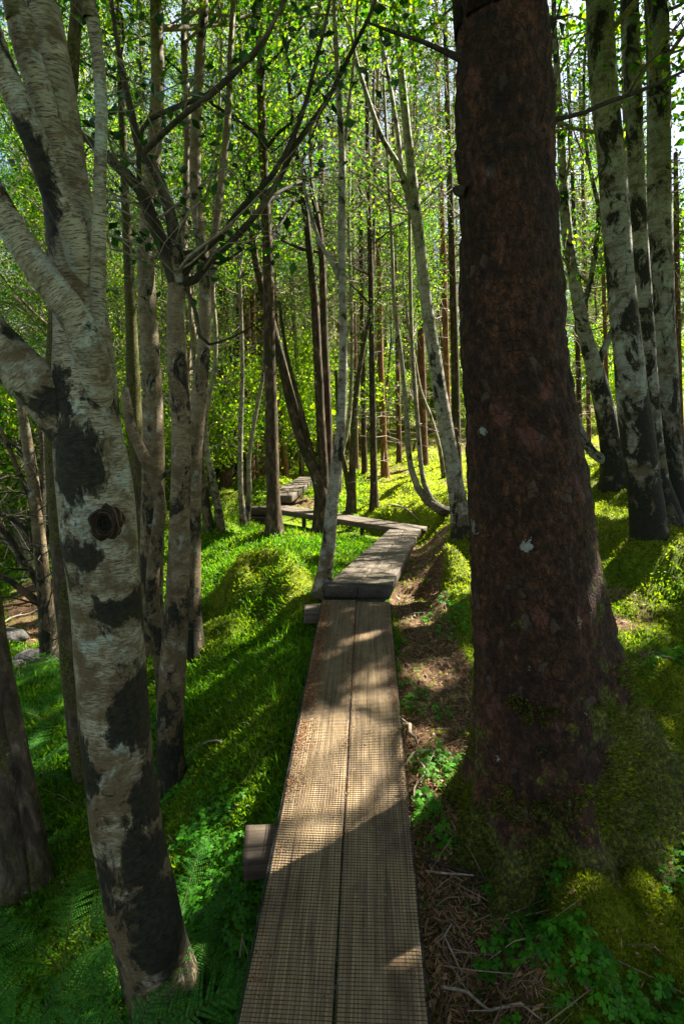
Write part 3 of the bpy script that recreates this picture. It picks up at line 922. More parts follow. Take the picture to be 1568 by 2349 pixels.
# ------------------------------------------------------------------ trees
def grow(mbt, mbl, pts, rads, h0, nb, Lb, leafn, leafs, spread=0.10, up=0.5, sub=4, tw=3, azr=None, carve=True, col=None, leaf_up=0.3, droop=0.2, thin=1.0):
    """branches from a stem above height h0 (metres along z), with sub twigs and leaves"""
    zs = pts[:, 2]
    cand = np.where(zs > h0)[0]
    if len(cand) < 2:
        return
    lc = []
    for k in range(nb):
        i = cand[int((k + rng.random()) / nb * (len(cand) - 1))]
        f = (i - cand[0]) / max(1, len(cand) - 1)
        az = rng.random() * 2 * math.pi if azr is None else rng.uniform(*azr)
        L = Lb * (0.6 + 0.6 * rng.random()) * (1.0 - 0.55 * f)
        d = np.array([math.cos(az), math.sin(az), up * (0.5 + rng.random())]); d /= np.linalg.norm(d)
        m = 5
        p = [pts[i]]
        dd = d.copy()
        for j in range(m):
            dd = dd + rng.normal(0, 0.16, 3) + np.array([0, 0, 0.05]); dd /= np.linalg.norm(dd)
            p.append(p[-1] + dd * L / m)
        p = np.array(p)
        r0 = min(rads[i] * 0.55, 0.010 + 0.009 * L) * thin
        tube(mbt, p, np.linspace(r0, r0 * 0.25, m + 1), 5, max(0.25, L / 8), seed=k)
        for s in range(sub):
            t = 1 + rng.random() * (m - 1.05)
            j = int(t); q0 = p[j] * (1 - (t - j)) + p[min(m, j + 1)] * (t - j)
            sd = dd * 0.6 + rng.normal(0, 0.6, 3); sd /= np.linalg.norm(sd)
            Ls = L * (0.25 + 0.3 * rng.random())
            q1 = q0 + sd * Ls * 0.5; q2 = q1 + (sd + rng.normal(0, 0.3, 3)) * Ls * 0.5
            tube(mbt, np.array([q0, q1, q2]), np.array([r0 * 0.35, r0 * 0.22, r0 * 0.12]), tw, Ls, seed=s, smooth_path=False)
            nl = max(1, int(leafn / (nb * sub)))
            tt = rng.random(nl)[:, None]
            lc.append(q0 * (1 - tt) + q2 * tt + rng.normal(0, spread, (nl, 3)))
    c = np.vstack(lc)
    if carve:
        c = c[keep_mask(c)]
    s = leafs * (0.6 + 0.8 * rng.random(len(c)))
    leaves(mbl, c, s, None, 0.62, None, droop, leaf_up)

def stem_world(path, Y, lean=0.0, d0=None, jit=0.0):
    """pixel path [(px, py, width_px)] in the vertical plane y = Y (+ lean per metre of height)"""
    pts, rad = [], []
    z0 = None
    for (px, py, w) in path:
        p = Q(px, py, Y)
        if z0 is None: z0 = p[2]
        for _ in range(3):
            yy = Y + lean * (p[2] - z0)
            p = Q(px, py, yy)
        pts.append(p)
        rad.append(w / 2 * depth_of(p) / FPX)
    return np.array(pts), np.array(rad)

def extend_top(pts, rad, ztop, wob=0.15, straight=0.6):
    d = pts[-1] - pts[-2]
    d /= np.linalg.norm(d)
    d = d * 0.6 + np.array([0, 0, 0.6]); d /= np.linalg.norm(d)
    H = ztop - pts[-1][2]
    if H <= 0.3: return pts, rad
    n = max(3, int(H / 0.9))
    p, r = [pts[-1]], rad[-1]
    out, ro = [], []
    for k in range(n):
        d = d + rng.normal(0, wob * 0.3, 3) + np.array([0, 0, 0.08]); d /= np.linalg.norm(d)
        p.append(p[-1] + d * H / n)
        out.append(p[-1]); ro.append(max(0.008, r * (1 - (k + 1) / n * 0.9)))
    return np.vstack([pts, out]), np.concatenate([rad, ro])

def tree(name, label, stems, mat, Y=None, lean=0.0, ztop=9.0, crown=None, cat='tree', group=None, seg=14, step=0.12, amp=0.05, leafmat='leaf', colfn=None, flare=1.35, extra=None, sink=True, freq=8.0, wscale=1.0):
    """stems: list of pixel paths, base first; the first stem stands on the ground"""
    bx, by, bw = stems[0][0]
    if Y is None:
        base = hit(bx, by)
        Y = base[1]
    root = None
    mbt, mbb, mbl = MB(), MB(), MB()
    for si, path in enumerate(stems):
        opts = {}
        if isinstance(path, dict):
            opts = path; path = opts['p']
        Ys = opts.get('Y', Y)
        pts, rad = stem_world(path, Ys, opts.get('lean', lean))
        rad = rad * wscale
        if opts.get('ground', si == 0):
            gz = g1(pts[0][0], pts[0][1])
            if root is None:
                root = empty(name, (pts[0][0], pts[0][1], gz))
            d = pts[1] - pts[0]; d /= np.linalg.norm(d)
            low = pts[0] - np.array([d[0] * 0.15, d[1] * 0.15, 0.22])
            low[2] = min(low[2], gz - 0.12)
            rad = np.concatenate([[rad[0] * flare * 1.1], rad]); rad[1] *= 1.0 + (flare - 1) * 0.35
            pts = np.vstack([low, pts])
        zt = opts.get('ztop', ztop)
        if zt and pts[-1][2] > 1.5 and path[-1][1] < 60:
            pts, rad = extend_top(pts, rad, zt)
        sg = opts.get('seg', seg)
        mbx = mbt
        if opts.get('mat'):
            mbx = MB()
        ps, rs, s = tube(mbx, pts, rad, sg, opts.get('step', step), opts.get('amp', amp), freq, seed=si * 5 + int(bx) % 13 + 1, s0=0 if opts.get('ground', si == 0) else 2.6)
        if opts.get('mat'):
            mbx.build('bough', M[opts['mat']], root, True, True)
        if opts.get('crown', crown):
            ck = dict(opts.get('crown', crown))
            grow(mbb, mbl, ps, rs, **ck)
    if name == 'spruce_tree':
        pts0, rad0 = stem_world(stems[0], Y, lean)
        for j in range(46):
            t = rng.random() * (len(pts0) - 1.01); i0 = int(t)
            p0 = pts0[i0] * (1 - t + i0) + pts0[i0 + 1] * (t - i0)
            if p0[2] - pts0[0][2] < 0.5: continue
            az_ = rng.random() * 6.28; L_ = 0.25 + 0.7 * rng.random()
            d_ = np.array([math.cos(az_), math.sin(az_), rng.normal(0.05, .18)])
            p1 = p0 + d_ * L_ * .5; p2 = p1 + (d_ + rng.normal(0, .25, 3)) * L_ * .5
            tube(mbb, np.array([p0, p1, p2]), [0.008, .005, .002], 4, 1, smooth_path=False)
            for _ in range(2):
                q1 = p1 + (d_ + rng.normal(0, .7, 3)) * L_ * .3
                tube(mbb, np.array([p1, (p1 + q1) / 2 + rng.normal(0, .01, 3), q1]), [0.004, .003, .0015], 3, 1, smooth_path=False)
    if extra: extra(mbt, mbb, mbl, Y)
    col = False
    if colfn is not None:
        v = np.concatenate(mbt.v)
        cc = colfn(v)
        mbt.c = [cc.astype(np.float32)]
        col = True
        mbt.v = [v]
    else:
        col = True                                        # white = no painted moss
    mbt.build('trunk', mat, root, True, col)
    if mbb.n: mbb.build('branches', M['twig'] if mat in (M['birch_white'], M['birch'], M['birch_big'], M['birch_thin'], M['birch_blue']) else (M['dead'] if name == 'spruce_tree' else M['twig_dark']), root)
    if mbl.n: mbl.build('crown', M[leafmat], root, False, False, False)
    tag(root, label, cat, group)
    return root

OVER = dict(h0=3.6, nb=18, Lb=2.0, leafn=8000, leafs=0.052, spread=0.13, sub=6)    # crown wholly above the frame
OVER_S = dict(h0=3.7, nb=14, Lb=1.6, leafn=6000, leafs=0.046, spread=0.12, sub=6)
MID = dict(h0=3.0, nb=22, Lb=1.5, leafn=4200, leafs=0.042, spread=0.08, sub=8)

# --- T1: the big pale birch at the left
def t1_col(v):
    c = np.ones((len(v), 4))
    for (px, py, d, ru, rz) in [(150, 1005, 1.56, .050, .05), (232, 1040, 1.6, .055, .085), (205, 930, 1.62, .085, .045), (110, 880, 1.66, .03, .03), (270, 1410, 1.45, .05, .045), (262, 1690, 1.4, .055, .085), (190, 1780, 1.55, .03, .07),
                                (250, 1260, 1.55, .05, .04), (310, 1940, 1.4, .04, .08), (270, 2110, 1.4, .055, .06), (350, 2250, 1.5, .05, .1), (190, 480, 1.6, .04, .08), (170, 1260, 1.6, .02, .03), (205, 560, 1.6, .05, .07), (130, 790, 1.6, .03, .04)]:
        p = P(px, py, d)
        q = ((v[:, 0] - p[0]) / ru) ** 2 + ((v[:, 2] - p[2]) / rz) ** 2
        f = np.exp(-q * 0.8) * (v[:, 1] < 1.55)
        c[:, 0] = np.minimum(c[:, 0], 1 - f)
    return c
def t1_extra(mbt, mbb, mbl, Y):
    pass
T1 = tree('birch_tree', 'large pale birch with black moss patches and forking limbs nearest the camera on the left',
     [[(405, 2352, 178), (352, 2180, 178), (310, 2000, 170), (285, 1850, 172), (268, 1700, 170), (256, 1550, 172), (246, 1400, 175), (232, 1250, 180), (216, 1100, 180), (203, 1000, 168), (197, 900, 158), (193, 820, 148), (184, 700, 128), (172, 600, 118), (160, 500, 118), (142, 380, 118), (128, 250, 112), (112, 120, 96), (95, 0, 88), (88, -60, 82)],
      dict(p=[(222, 1120, 60), (190, 1030, 105), (140, 955, 118), (80, 880, 118), (20, 820, 118), (-60, 740, 112), (-160, 640, 100)], lean=-0.12, ztop=0),
      dict(p=[(222, 1000, 40), (222, 900, 84), (205, 800, 84), (170, 725, 78), (118, 655, 74), (70, 590, 72), (20, 510, 70), (-40, 400, 68), (-120, 250, 60)], lean=-0.30, ztop=0),
      dict(p=[(200, 720, 40), (188, 610, 72), (165, 520, 72), (125, 440, 68), (88, 340, 66), (40, 230, 64), (-10, 110, 60), (-40, 0, 54), (-60, -60, 50)], lean=-0.30),
      dict(p=[(170, 520, 40), (140, 400, 60), (98, 230, 66), (60, 110, 62), (38, 0, 60), (20, -60, 56)], lean=-0.25),
      dict(p=[(205, 900, 30), (216, 780, 46), (223, 680, 44), (226, 560, 40), (229, 420, 33), (233, 280, 31), (228, 160, 30), (214, 60, 30), (206, 0, 32), (200, -60, 30)], lean=-0.12)],
     M['birch_big'], Y=1.50, ztop=7.5, crown=OVER, seg=48, step=0.02, amp=0.075, colfn=t1_col, wscale=0.89, flare=1.2, leafmat='leaf')
# its branch-scar: a ringed knot
def knot(px, py, Y, rx, rz, parent, label):
    c = Q(px, py, Y)
    n, k = 28, 12
    v, q = [], []
    for i in range(k + 1):
        f = i / k
        ro = 1 - f
        dep = -0.010 * (1 - min(1, f * 5)) + 0.014 * math.sin(min(1, f * 1.4) * math.pi) + 0.004 + 0.0015 * math.sin(f * 22)
        for j in range(n):
            a = 2 * math.pi * j / n
            w = 1 + 0.14 * math.sin(2 * a + 1 + 3 * f) + 0.08 * math.sin(5 * a + 4 * f) + 0.05 * math.sin(9 * a)
            v.append((c[0] + rx * ro * w * math.cos(a), c[1] - dep, c[2] + rz * ro * w * math.sin(a)))
    for i in range(k):
        for j in range(n):
            q.append((i * n + j, (i + 1) * n + j, (i + 1) * n + (j + 1) % n, i * n + (j + 1) % n))
    mb = MB(); v = np.array(v)
    rr = np.hypot((v[:, 0] - c[0]) / rx, (v[:, 2] - c[2]) / rz)
    mb.add(v, q, None, np.stack([rr * 0.2, v[:, 2] * 0.2, v[:, 0] * 0.2], 1))
    mk = M.get('knot')
    if mk is None:
        mk, nt, out = newmat('knot_bark'); g = NG(nt)
        b = g.attr('bark')
        s = g.n('ShaderNodeSeparateXYZ'); g.l(b, s.inputs[0])
        nz = g.noise(b, 30, 5, 0.7)
        wv = g.math('SINE', g.math('ADD', g.math('MULTIPLY', s.outputs[0], 190.0), g.math('MULTIPLY', nz, 22.0)), 0)
        c1 = g.ramp(wv, [(0.0, (0.02, 0.012, 0.006)), (0.8, (0.11, 0.068, 0.034))])
        c1 = g.mix(g.ramp(s.outputs[0], [(0.07, 1.0), (0.13, 0.0)]), c1, (0.006, 0.007, 0.005))
        c1 = g.mix(g.ramp(nz, [(0.5, 0.0), (0.58, 0.9)]), c1, (0.035, 0.028, 0.014))
        g.principled(out, c1, 0.8, g.bump(g.math('ADD', wv, nz), 1.0, 0.006), 0.2)
        M['knot'] = mk
    mb.build('knot', mk, parent)
knot(243, 1200, 1.50 - 0.098, 0.040, 0.050, T1, '')

# --- the others on the left
tree('twin_stem_tree', 'rough brown twin stemmed tree at the lower left edge',
     [[(45, 2045, 95), (30, 1900, 78), (12, 1750, 66), (-5, 1600, 60), (-20, 1450, 58), (-60, 1100, 52), (-110, 700, 44)],
      dict(p=[(92, 1990, 46), (74, 1880, 44), (50, 1760, 44), (24, 1620, 42), (5, 1520, 40), (-25, 1350, 38), (-70, 1000, 34)], ground=True)],
     M['mossy'], ztop=0, crown=None, seg=24, step=0.04, amp=0.09)
tree('dark_trunk_tree', 'dark mossy leaning trunk directly behind the large pale birch',
     [[(200, 1760, 60), (178, 1600, 58), (163, 1450, 56), (150, 1300, 56), (140, 1150, 56), (132, 1050, 54), (126, 900, 46), (135, 700, 40), (150, 400, 34), (170, 100, 28), (175, -40, 26)]],
     M['mossy'], Y=2.9, ztop=8, crown=OVER_S, seg=20, step=0.06, amp=0.08)
tree('forked_tree', 'pale ringed stem dividing into dark holly leaved boughs left of the boards',
     [[(397, 1812, 60), (390, 1700, 60), (395, 1550, 60), (402, 1450, 56), (408, 1350, 52), (412, 1200, 46), (416, 1080, 44), (415, 950, 44), (407, 850, 43), (403, 760, 40), (406, 660, 40), (404, 600, 42), (400, 560, 36)],
      dict(p=[(408, 660, 40), (385, 590, 34), (350, 505, 30), (325, 440, 26), (290, 400, 24), (250, 365, 20), (200, 320, 16), (120, 250, 12)], mat='bough', lean=-0.1),
      dict(p=[(405, 620, 36), (400, 540, 30), (382, 460, 26), (350, 380, 22), (318, 330, 20), (300, 250, 16), (275, 130, 12), (255, 0, 9)], mat='bough', lean=0.1),
      dict(p=[(412, 640, 20), (450, 590, 15), (505, 540, 14), (560, 470, 13), (610, 420, 13), (650, 360, 12), (690, 270, 11), (720, 160, 9), (745, 60, 8), (760, -20, 7)], mat='bough', lean=-0.25, seg=8),
      dict(p=[(414, 652, 24), (450, 640, 19), (480, 600, 17), (540, 545, 16), (600, 475, 15), (640, 410, 14), (680, 330, 13), (750, 230, 12), (800, 130, 10), (850, 30, 9), (870, -30, 8)], mat='bough', lean=-0.22, seg=8),
      dict(p=[(400, 585, 14), (440, 578, 11), (480, 600, 10), (505, 605, 8), (560, 570, 5)], mat='bough', lean=-0.5, seg=6),
      dict(p=[(425, 655, 10), (450, 720, 9), (458, 770, 8), (480, 790, 7), (560, 760, 5), (640, 700, 3)], mat='bough', lean=0.4, seg=6),
      dict(p=[(320, 460, 12), (325, 300, 10), (395, 250, 12), (480, 215, 11), (530, 170, 10), (600, 110, 8), (650, 0, 6)], mat='bough', lean=-0.3, seg=7),
      dict(p=[(330, 350, 13), (420, 265, 13), (500, 205, 12), (560, 145, 10), (610, 80, 9), (660, -10, 8)], Y=2.0, mat='bough', lean=-0.1, seg=7)],
     M['birch'], Y=None, ztop=0, seg=22, step=0.045, amp=0.06, leafmat='leaf_dark',
     crown=dict(h0=2.12, nb=9, Lb=0.75, leafn=75, leafs=0.042, spread=0.03, sub=4, up=0.25, carve=False, thin=0.45))

tree('broken_stem_tree', 'crooked pale stem with a snapped sunlit top beside the forked tree',
     [[(372, 1500, 34), (352, 1400, 32), (352, 1300, 30), (362, 1220, 28), (368, 1160, 28), (362, 1120, 27), (340, 1070, 26), (318, 1020, 26), (300, 980, 24), (292, 930, 22), (286, 890, 18)],
      dict(p=[(355, 1108, 12), (385, 1082, 9), (410, 1072, 7), (440, 1060, 4)], seg=6)],
     M['birch'], Y=2.95, ztop=0, seg=16, step=0.05, amp=0.08)
tree('birch_tree', 'straight warm toned birch between the large pale birch and the forked tree',
     [[(348, 1520, 60), (346, 1350, 56), (350, 1200, 52), (352, 1050, 50), (350, 900, 44), (344, 800, 42), (338, 700, 40), (335, 600, 38), (338, 500, 36), (348, 400, 34), (358, 280, 32), (362, 150, 30), (358, 40, 28), (355, -40, 26)]],
     M['birch'], Y=4.1, ztop=8.5, crown=dict(OVER_S, h0=4.0), seg=18, step=0.07, amp=0.05)
tree('birch_tree', 'mossy based birch with dark foot just right of the forked tree',
     [[(436, 1500, 62), (436, 1400, 52), (438, 1250, 44), (441, 1120, 42), (447, 1000, 40), (458, 900, 34), (468, 800, 30), (470, 700, 28), (467, 600, 26), (452, 480, 26), (448, 350, 26), (455, 200, 24), (462, 80, 22), (468, -40, 20)],
      dict(p=[(456, 900, 26), (470, 780, 24), (482, 650, 20), (500, 480, 18), (520, 300, 16), (530, 100, 13), (535, -30, 12)], lean=0.1),
      dict(p=[(445, 1010, 22), (425, 880, 20), (415, 700, 18), (425, 500, 17), (430, 300, 16), (422, 100, 14), (420, -40, 12)], lean=0.25)],
     M['birch'], Y=None, ztop=8.5, crown=dict(OVER_S, h0=4.0, leafn=3500), seg=16, step=0.07, amp=0.07)
tree('mossy_trunk_tree', 'thick dark mossy trunk half hidden between the left birches',
     [[(325, 1500, 70), (322, 1350, 62), (330, 1200, 56), (328, 1100, 50), (310, 980, 36), (305, 850, 30), (300, 700, 24), (290, 500, 20), (280, 250, 16), (270, -20, 12)]],
     M['mossy'], Y=5.2, ztop=8, crown=OVER_S, seg=14, step=0.1, amp=0.09)

# --- centre
tree('dark_trunk_tree', 'straight dark trunk on a sunlit moss hump beside the crossing boards',
     [[(630, 1228, 42), (627, 1150, 32), (624, 1050, 30), (622, 930, 28), (618, 800, 26), (616, 650, 25), (610, 500, 23), (603, 350, 21), (598, 200, 19), (594, 60, 17), (592, -40, 16)]],
     M['dark'], ztop=11, crown=dict(MID, h0=3.4, leafn=3000), seg=14, step=0.12, amp=0.05, leafmat='needle')
tree('birch_tree', 'slender white birch rooted at the left corner of the step',
     [[(738, 1372, 52), (745, 1310, 34), (754, 1240, 32), (760, 1170, 29), (770, 1080, 25), (780, 1000, 23), (785, 900, 21), (787, 780, 19), (785, 650, 18), (783, 520, 18), (785, 400, 17), (782, 300, 15), (775, 180, 13), (768, 60, 11), (764, -40, 10)],
      dict(p=[(778, 640, 12), (760, 600, 11), (735, 560, 10), (715, 500, 9), (700, 440, 8), (690, 380, 6)], lean=0.15, seg=7),
      dict(p=[(782, 420, 10), (790, 330, 9), (800, 240, 8), (812, 130, 7), (820, 0, 6)], lean=0.15, seg=7)],
     M['birch_white'], ztop=8, crown=dict(OVER_S, h0=3.9), seg=16, step=0.08, amp=0.05)
tree('multi_stem_tree', 'clump of dark leaning stems behind the slender white birch',
     [[(742, 1192, 44), (738, 1130, 36), (722, 1080, 28), (700, 1030, 27), (680, 970, 26), (662, 900, 24), (645, 830, 22), (622, 740, 20), (600, 660, 18), (580, 560, 15), (570, 420, 12), (560, 250, 10), (550, 60, 8), (545, -40, 7)],
      dict(p=[(744, 1180, 30), (742, 1080, 22), (735, 960, 21), (728, 820, 20), (722, 700, 19), (712, 600, 17), (702, 500, 16), (690, 420, 14), (675, 300, 12), (660, 150, 10), (650, -30, 8)]),
      dict(p=[(748, 1180, 28), (752, 1080, 20), (752, 960, 18), (746, 820, 17), (742, 690, 16), (736, 560, 14), (722, 470, 13), (712, 400, 12), (720, 260, 10), (730, 100, 9), (735, -30, 8)], lean=0.1),
      dict(p=[(740, 1120, 14), (720, 1060, 12), (700, 980, 11), (680, 900, 10), (655, 800, 8), (640, 690, 7)], lean=-0.1)],
     M['dark'], Y=7.8, ztop=9, crown=dict(MID, h0=3.6, leafn=1800, nb=12), seg=12, step=0.12, amp=0.08)
tree('forked_tree', 'low v-forked thin dark tree standing behind the far side of the crossing boards',
     [[(804, 1180, 26), (806, 1120, 20), (808, 1060, 16), (812, 960, 14), (822, 860, 12), (836, 780, 10), (850, 700, 9), (856, 560, 8), (858, 400, 7), (856, 200, 6), (855, -30, 5)],
      dict(p=[(804, 1150, 16), (794, 1090, 12), (784, 1040, 10), (776, 960, 9), (770, 850, 8)])],
     M['mossy'], ztop=8, crown=dict(MID, leafn=1500, nb=12), seg=9, step=0.15)
tree('spruce_tree', 'thin straight dark trunk nearest the sunlit moss slope',
     [[(858, 1165, 22), (857, 1100, 17), (855, 980, 15), (853, 850, 14), (851, 700, 13), (848, 550, 12), (844, 420, 11), (842, 250, 10), (840, 60, 9), (838, -40, 8)]],
     M['dark'], ztop=11, crown=dict(MID, h0=4.6, up=0.05, leafn=2600), seg=10, step=0.15, leafmat='needle')
tree('spruce_tree', 'thin orange brown trunk on the sunlit moss slope',
     [[(883, 1095, 20), (880, 1030, 15), (876, 930, 14), (872, 820, 13), (870, 680, 12), (868, 520, 11), (866, 400, 10), (866, 250, 9), (864, 60, 8), (862, -40, 7)]],
     M['orange'], ztop=12, crown=dict(MID, h0=5.2, up=0.0, leafn=2600), seg=10, step=0.15, leafmat='needle')
tree('birch_tree', 'tall leaning white birch with black bands left of the great spruce',
     [[(1065, 1228, 58), (1052, 1160, 42), (1042, 1100, 37), (1032, 1040, 35), (1020, 970, 34), (1008, 900, 32), (998, 830, 31), (988, 770, 29), (975, 680, 27), (966, 600, 26), (957, 520, 26), (950, 460, 26), (943, 390, 22), (934, 310, 20), (926, 230, 19), (918, 150, 17), (910, 70, 16), (900, 0, 15), (893, -50, 14)],
      dict(p=[(950, 500, 22), (938, 460, 18), (925, 410, 15), (905, 365, 13), (880, 325, 12), (858, 270, 11), (835, 200, 10), (815, 130, 9), (800, 40, 8), (795, -30, 7)], seg=9),
      dict(p=[(940, 470, 16), (922, 400, 12), (912, 310, 11), (898, 220, 10), (880, 120, 9), (865, 30, 8), (860, -40, 7)], seg=9, lean=0.2)],
     M['birch_white'], ztop=10, crown=dict(OVER_S, h0=5.0), seg=18, step=0.09, amp=0.05)
tree('bowed_tree', 'bowed twin stems sweeping up from the moss beside the leaning white birch',
     [[(1032, 1178, 28), (1005, 1166, 24), (978, 1148, 19), (958, 1120, 16), (945, 1085, 14), (937, 1040, 13), (932, 960, 12), (926, 880, 11), (916, 790, 10), (904, 700, 9), (898, 560, 8), (890, 400, 7), (880, 200, 6), (870, -30, 5)],
      dict(p=[(1012, 1170, 20), (988, 1146, 15), (972, 1110, 12), (964, 1060, 11), (958, 980, 10), (950, 880, 10), (944, 780, 9), (940, 620, 8), (938, 400, 7)], lean=0.05)],
     M['birch_thin'], ztop=8, crown=dict(MID, leafn=1800, h0=4.2), seg=10, step=0.12, amp=0.05)

# spruces and birches standing further in, from the left to the right
inner = [
 ('spruce_tree', 'reddish brown trunk standing second left of the orange leaning stem', 'brown', [(520, 1122, 30), (517, 1040, 25), (514, 900, 22), (509, 760, 20), (505, 560, 18), (502, 300, 15), (500, -30, 12)]),
 ('spruce_tree', 'tall red brown trunk rising behind the two grey wavy stems', 'brown', [(572, 1105, 28), (570, 1000, 24), (567, 850, 22), (563, 700, 21), (560, 500, 19), (556, 300, 16), (552, -30, 13)]),
 ('spruce_tree', 'thickest brown trunk of the far row just left of the straight dark trunk', 'brown', [(600, 1092, 38), (598, 1000, 32), (597, 850, 30), (595, 700, 27), (592, 500, 24), (588, 300, 20), (584, -30, 15)]),
 ('spruce_tree', 'thin orange leaning stem right of the straight dark trunk', 'orange', [(657, 1098, 16), (650, 1030, 13), (643, 940, 12), (637, 850, 11), (632, 700, 10), (626, 500, 9), (620, 200, 7), (618, -30, 6)]),
 ('spruce_tree', 'brown trunk seen between the stems of the dark clump', 'brown', [(748, 1085, 22), (746, 1000, 18), (744, 850, 17), (740, 650, 16), (736, 400, 14), (730, 100, 11), (728, -30, 10)]),
 ('spruce_tree', 'dim brown trunk just right of the slender white birch', 'brown', [(812, 1075, 20), (812, 980, 17), (811, 820, 16), (808, 640, 15), (806, 400, 13), (802, 100, 10), (800, -30, 9)]),
 ('spruce_tree', 'short seeming brown trunk at the top of the sunlit slope', 'brown', [(972, 1068, 22), (970, 1000, 19), (967, 860, 18), (963, 700, 16), (958, 500, 14), (952, 200, 11), (948, -30, 9)]),
 ('spruce_tree', 'dark trunk in the narrow gap beside the great spruce', 'dark', [(1048, 1100, 24), (1046, 1000, 20), (1043, 850, 19), (1038, 650, 17), (1032, 450, 15), (1026, 250, 13), (1018, -30, 10)]),
 ('spruce_tree', 'reddish trunk behind the leaning white birch near its middle', 'orange', [(1030, 1070, 18), (1026, 950, 15), (1022, 800, 14), (1018, 640, 13), (1012, 450, 12), (1004, 200, 10), (1000, -30, 8)]),
 ('birch_tree', 'grey wavy stem, the left one of the pair by the far boards', 'birch_thin', [(560, 1215, 18), (552, 1130, 13), (551, 1040, 12), (553, 950, 11), (556, 850, 10), (552, 700, 9), (545, 520, 8), (548, 300, 7), (550, -30, 6)]),
 ('birch_tree', 'grey wavy stem, the right one of the pair by the far boards', 'birch_thin', [(566, 1200, 16), (572, 1120, 12), (570, 1060, 11), (578, 1000, 10), (590, 930, 10), (602, 870, 9), (608, 780, 8), (612, 640, 7), (625, 450, 6), (640, 200, 5), (650, -30, 4)]),
 ('birch_tree', 'curved silvery stem bending left above the mossy boulder hump', 'birch_thin', [(506, 1208, 22), (498, 1150, 18), (486, 1090, 16), (474, 1040, 15), (468, 980, 14), (478, 920, 12), (490, 860, 11), (496, 780, 10), (488, 650, 9), (492, 450, 8), (505, 200, 7), (510, -30, 6)]),
 ('birch_tree', 'short leaning stem just left of the curved silvery one', 'birch', [(478, 1205, 24), (470, 1140, 18), (462, 1080, 15), (456, 1000, 14), (452, 900, 12), (440, 760, 10), (430, 560, 8), (425, 300, 7), (420, -30, 6)]),
 ('sapling_tree', 'thin bent stem on the moss between the bowed twins and the leaning birch', 'birch_thin', [(1018, 1100, 12), (1008, 1030, 9), (985, 950, 8), (965, 900, 7), (950, 820, 6), (930, 700, 5), (915, 500, 4)]),
 ('spruce_tree', 'far dark trunk just left of the reddish brown trunk', 'dark', [(498, 1100, 12), (497, 950, 10), (494, 750, 9), (490, 500, 8), (486, 200, 7), (484, -30, 6)]),
 ('spruce_tree', 'narrow brown trunk close behind the two grey wavy stems on their right', 'brown', [(587, 1098, 16), (585, 980, 14), (582, 800, 13), (577, 600, 12), (572, 400, 10), (566, 100, 8), (564, -30, 7)]),
 ('birch_tree', 'pale thin birch right of the brown trunk amid the dark clump', 'birch_thin', [(776, 1130, 14), (782, 1050, 11), (800, 960, 10), (806, 850, 9), (806, 700, 8), (800, 550, 8), (802, 350, 7), (808, 150, 6), (810, -30, 5)]),
 ('birch_tree', 'thin pale birch swaying up through the centre sky gap', 'birch_thin', [(692, 1092, 12), (690, 1000, 10), (682, 850, 9), (672, 700, 9), (668, 560, 9), (672, 400, 8), (668, 250, 7), (650, 100, 6), (645, -30, 5)]),
 ('spruce_tree', 'slim dark trunk left of the orange brown one on the slope', 'dark', [(836, 1090, 14), (834, 1000, 12), (832, 850, 11), (829, 650, 10), (826, 450, 9), (822, 200, 7), (820, -30, 6)]),
 ('spruce_tree', 'slim brown trunk right of the orange brown one on the slope', 'brown', [(915, 1062, 13), (914, 980, 11), (912, 850, 10), (908, 650, 9), (904, 450, 8), (900, 200, 7), (898, -30, 6)]),
]
MIDC = dict(MID)
for nm, lab, mk, path in inner:
    con = nm == 'spruce_tree'
    ck = dict(h0=4.2 if con else 3.2, nb=26 if con else 20, Lb=1.5 if con else 1.5, leafn=8000 if con else 7000, leafs=0.042 if con else 0.042, spread=0.08, sub=8, up=-0.05 if con else 0.5, droop=0.6 if con else 0.2)
    tree(nm, lab, [path], M[mk], ztop=12 if con else 9, crown=ck, seg=10, step=0.2, amp=0.04, leafmat='needle' if con else 'leaf', flare=1.25)

# --- right side birches
RB = dict(h0=3.4, nb=14, Lb=1.5, leafn=1700, leafs=0.05, spread=0.14, sub=5)
tree('birch_tree', 'front birch of the tall blotched trio at the right edge',
     [[(1488, 1218, 80), (1476, 1120, 72), (1464, 1020, 74), (1452, 940, 70), (1444, 860, 66), (1434, 760, 62), (1424, 660, 60), (1415, 560, 60), (1408, 460, 60), (1400, 360, 59), (1388, 240, 59), (1378, 120, 60), (1374, 0, 60), (1372, -60, 58)]],
     M['birch_blue'], ztop=9.5, crown=dict(RB, h0=3.8), seg=26, step=0.06, amp=0.05, flare=1.1)
tree('birch_tree', 'middle slimmer birch of the tall blotched trio at the right edge',
     [[(1528, 1185, 60), (1510, 1100, 42), (1498, 1000, 38), (1490, 900, 37), (1482, 780, 36), (1474, 660, 36), (1464, 540, 38), (1458, 420, 38), (1454, 300, 38), (1450, 180, 38), (1444, 60, 40), (1442, -60, 38)]],
     M['birch_blue'], Y=5.6, ztop=9.5, crown=dict(RB, h0=3.9), seg=22, step=0.07, amp=0.05)
tree('birch_tree', 'rear birch of the tall blotched trio, closest to the right edge',
     [[(1546, 1178, 60), (1536, 1080, 58), (1530, 980, 54), (1524, 860, 54), (1518, 740, 54), (1514, 620, 54), (1512, 500, 52), (1510, 380, 50), (1510, 260, 50), (1508, 140, 50), (1504, 0, 50), (1500, -60, 48)]],
     M['birch_blue'], Y=5.9, ztop=9.5, crown=dict(RB, h0=4.0), seg=22, step=0.07, amp=0.05)
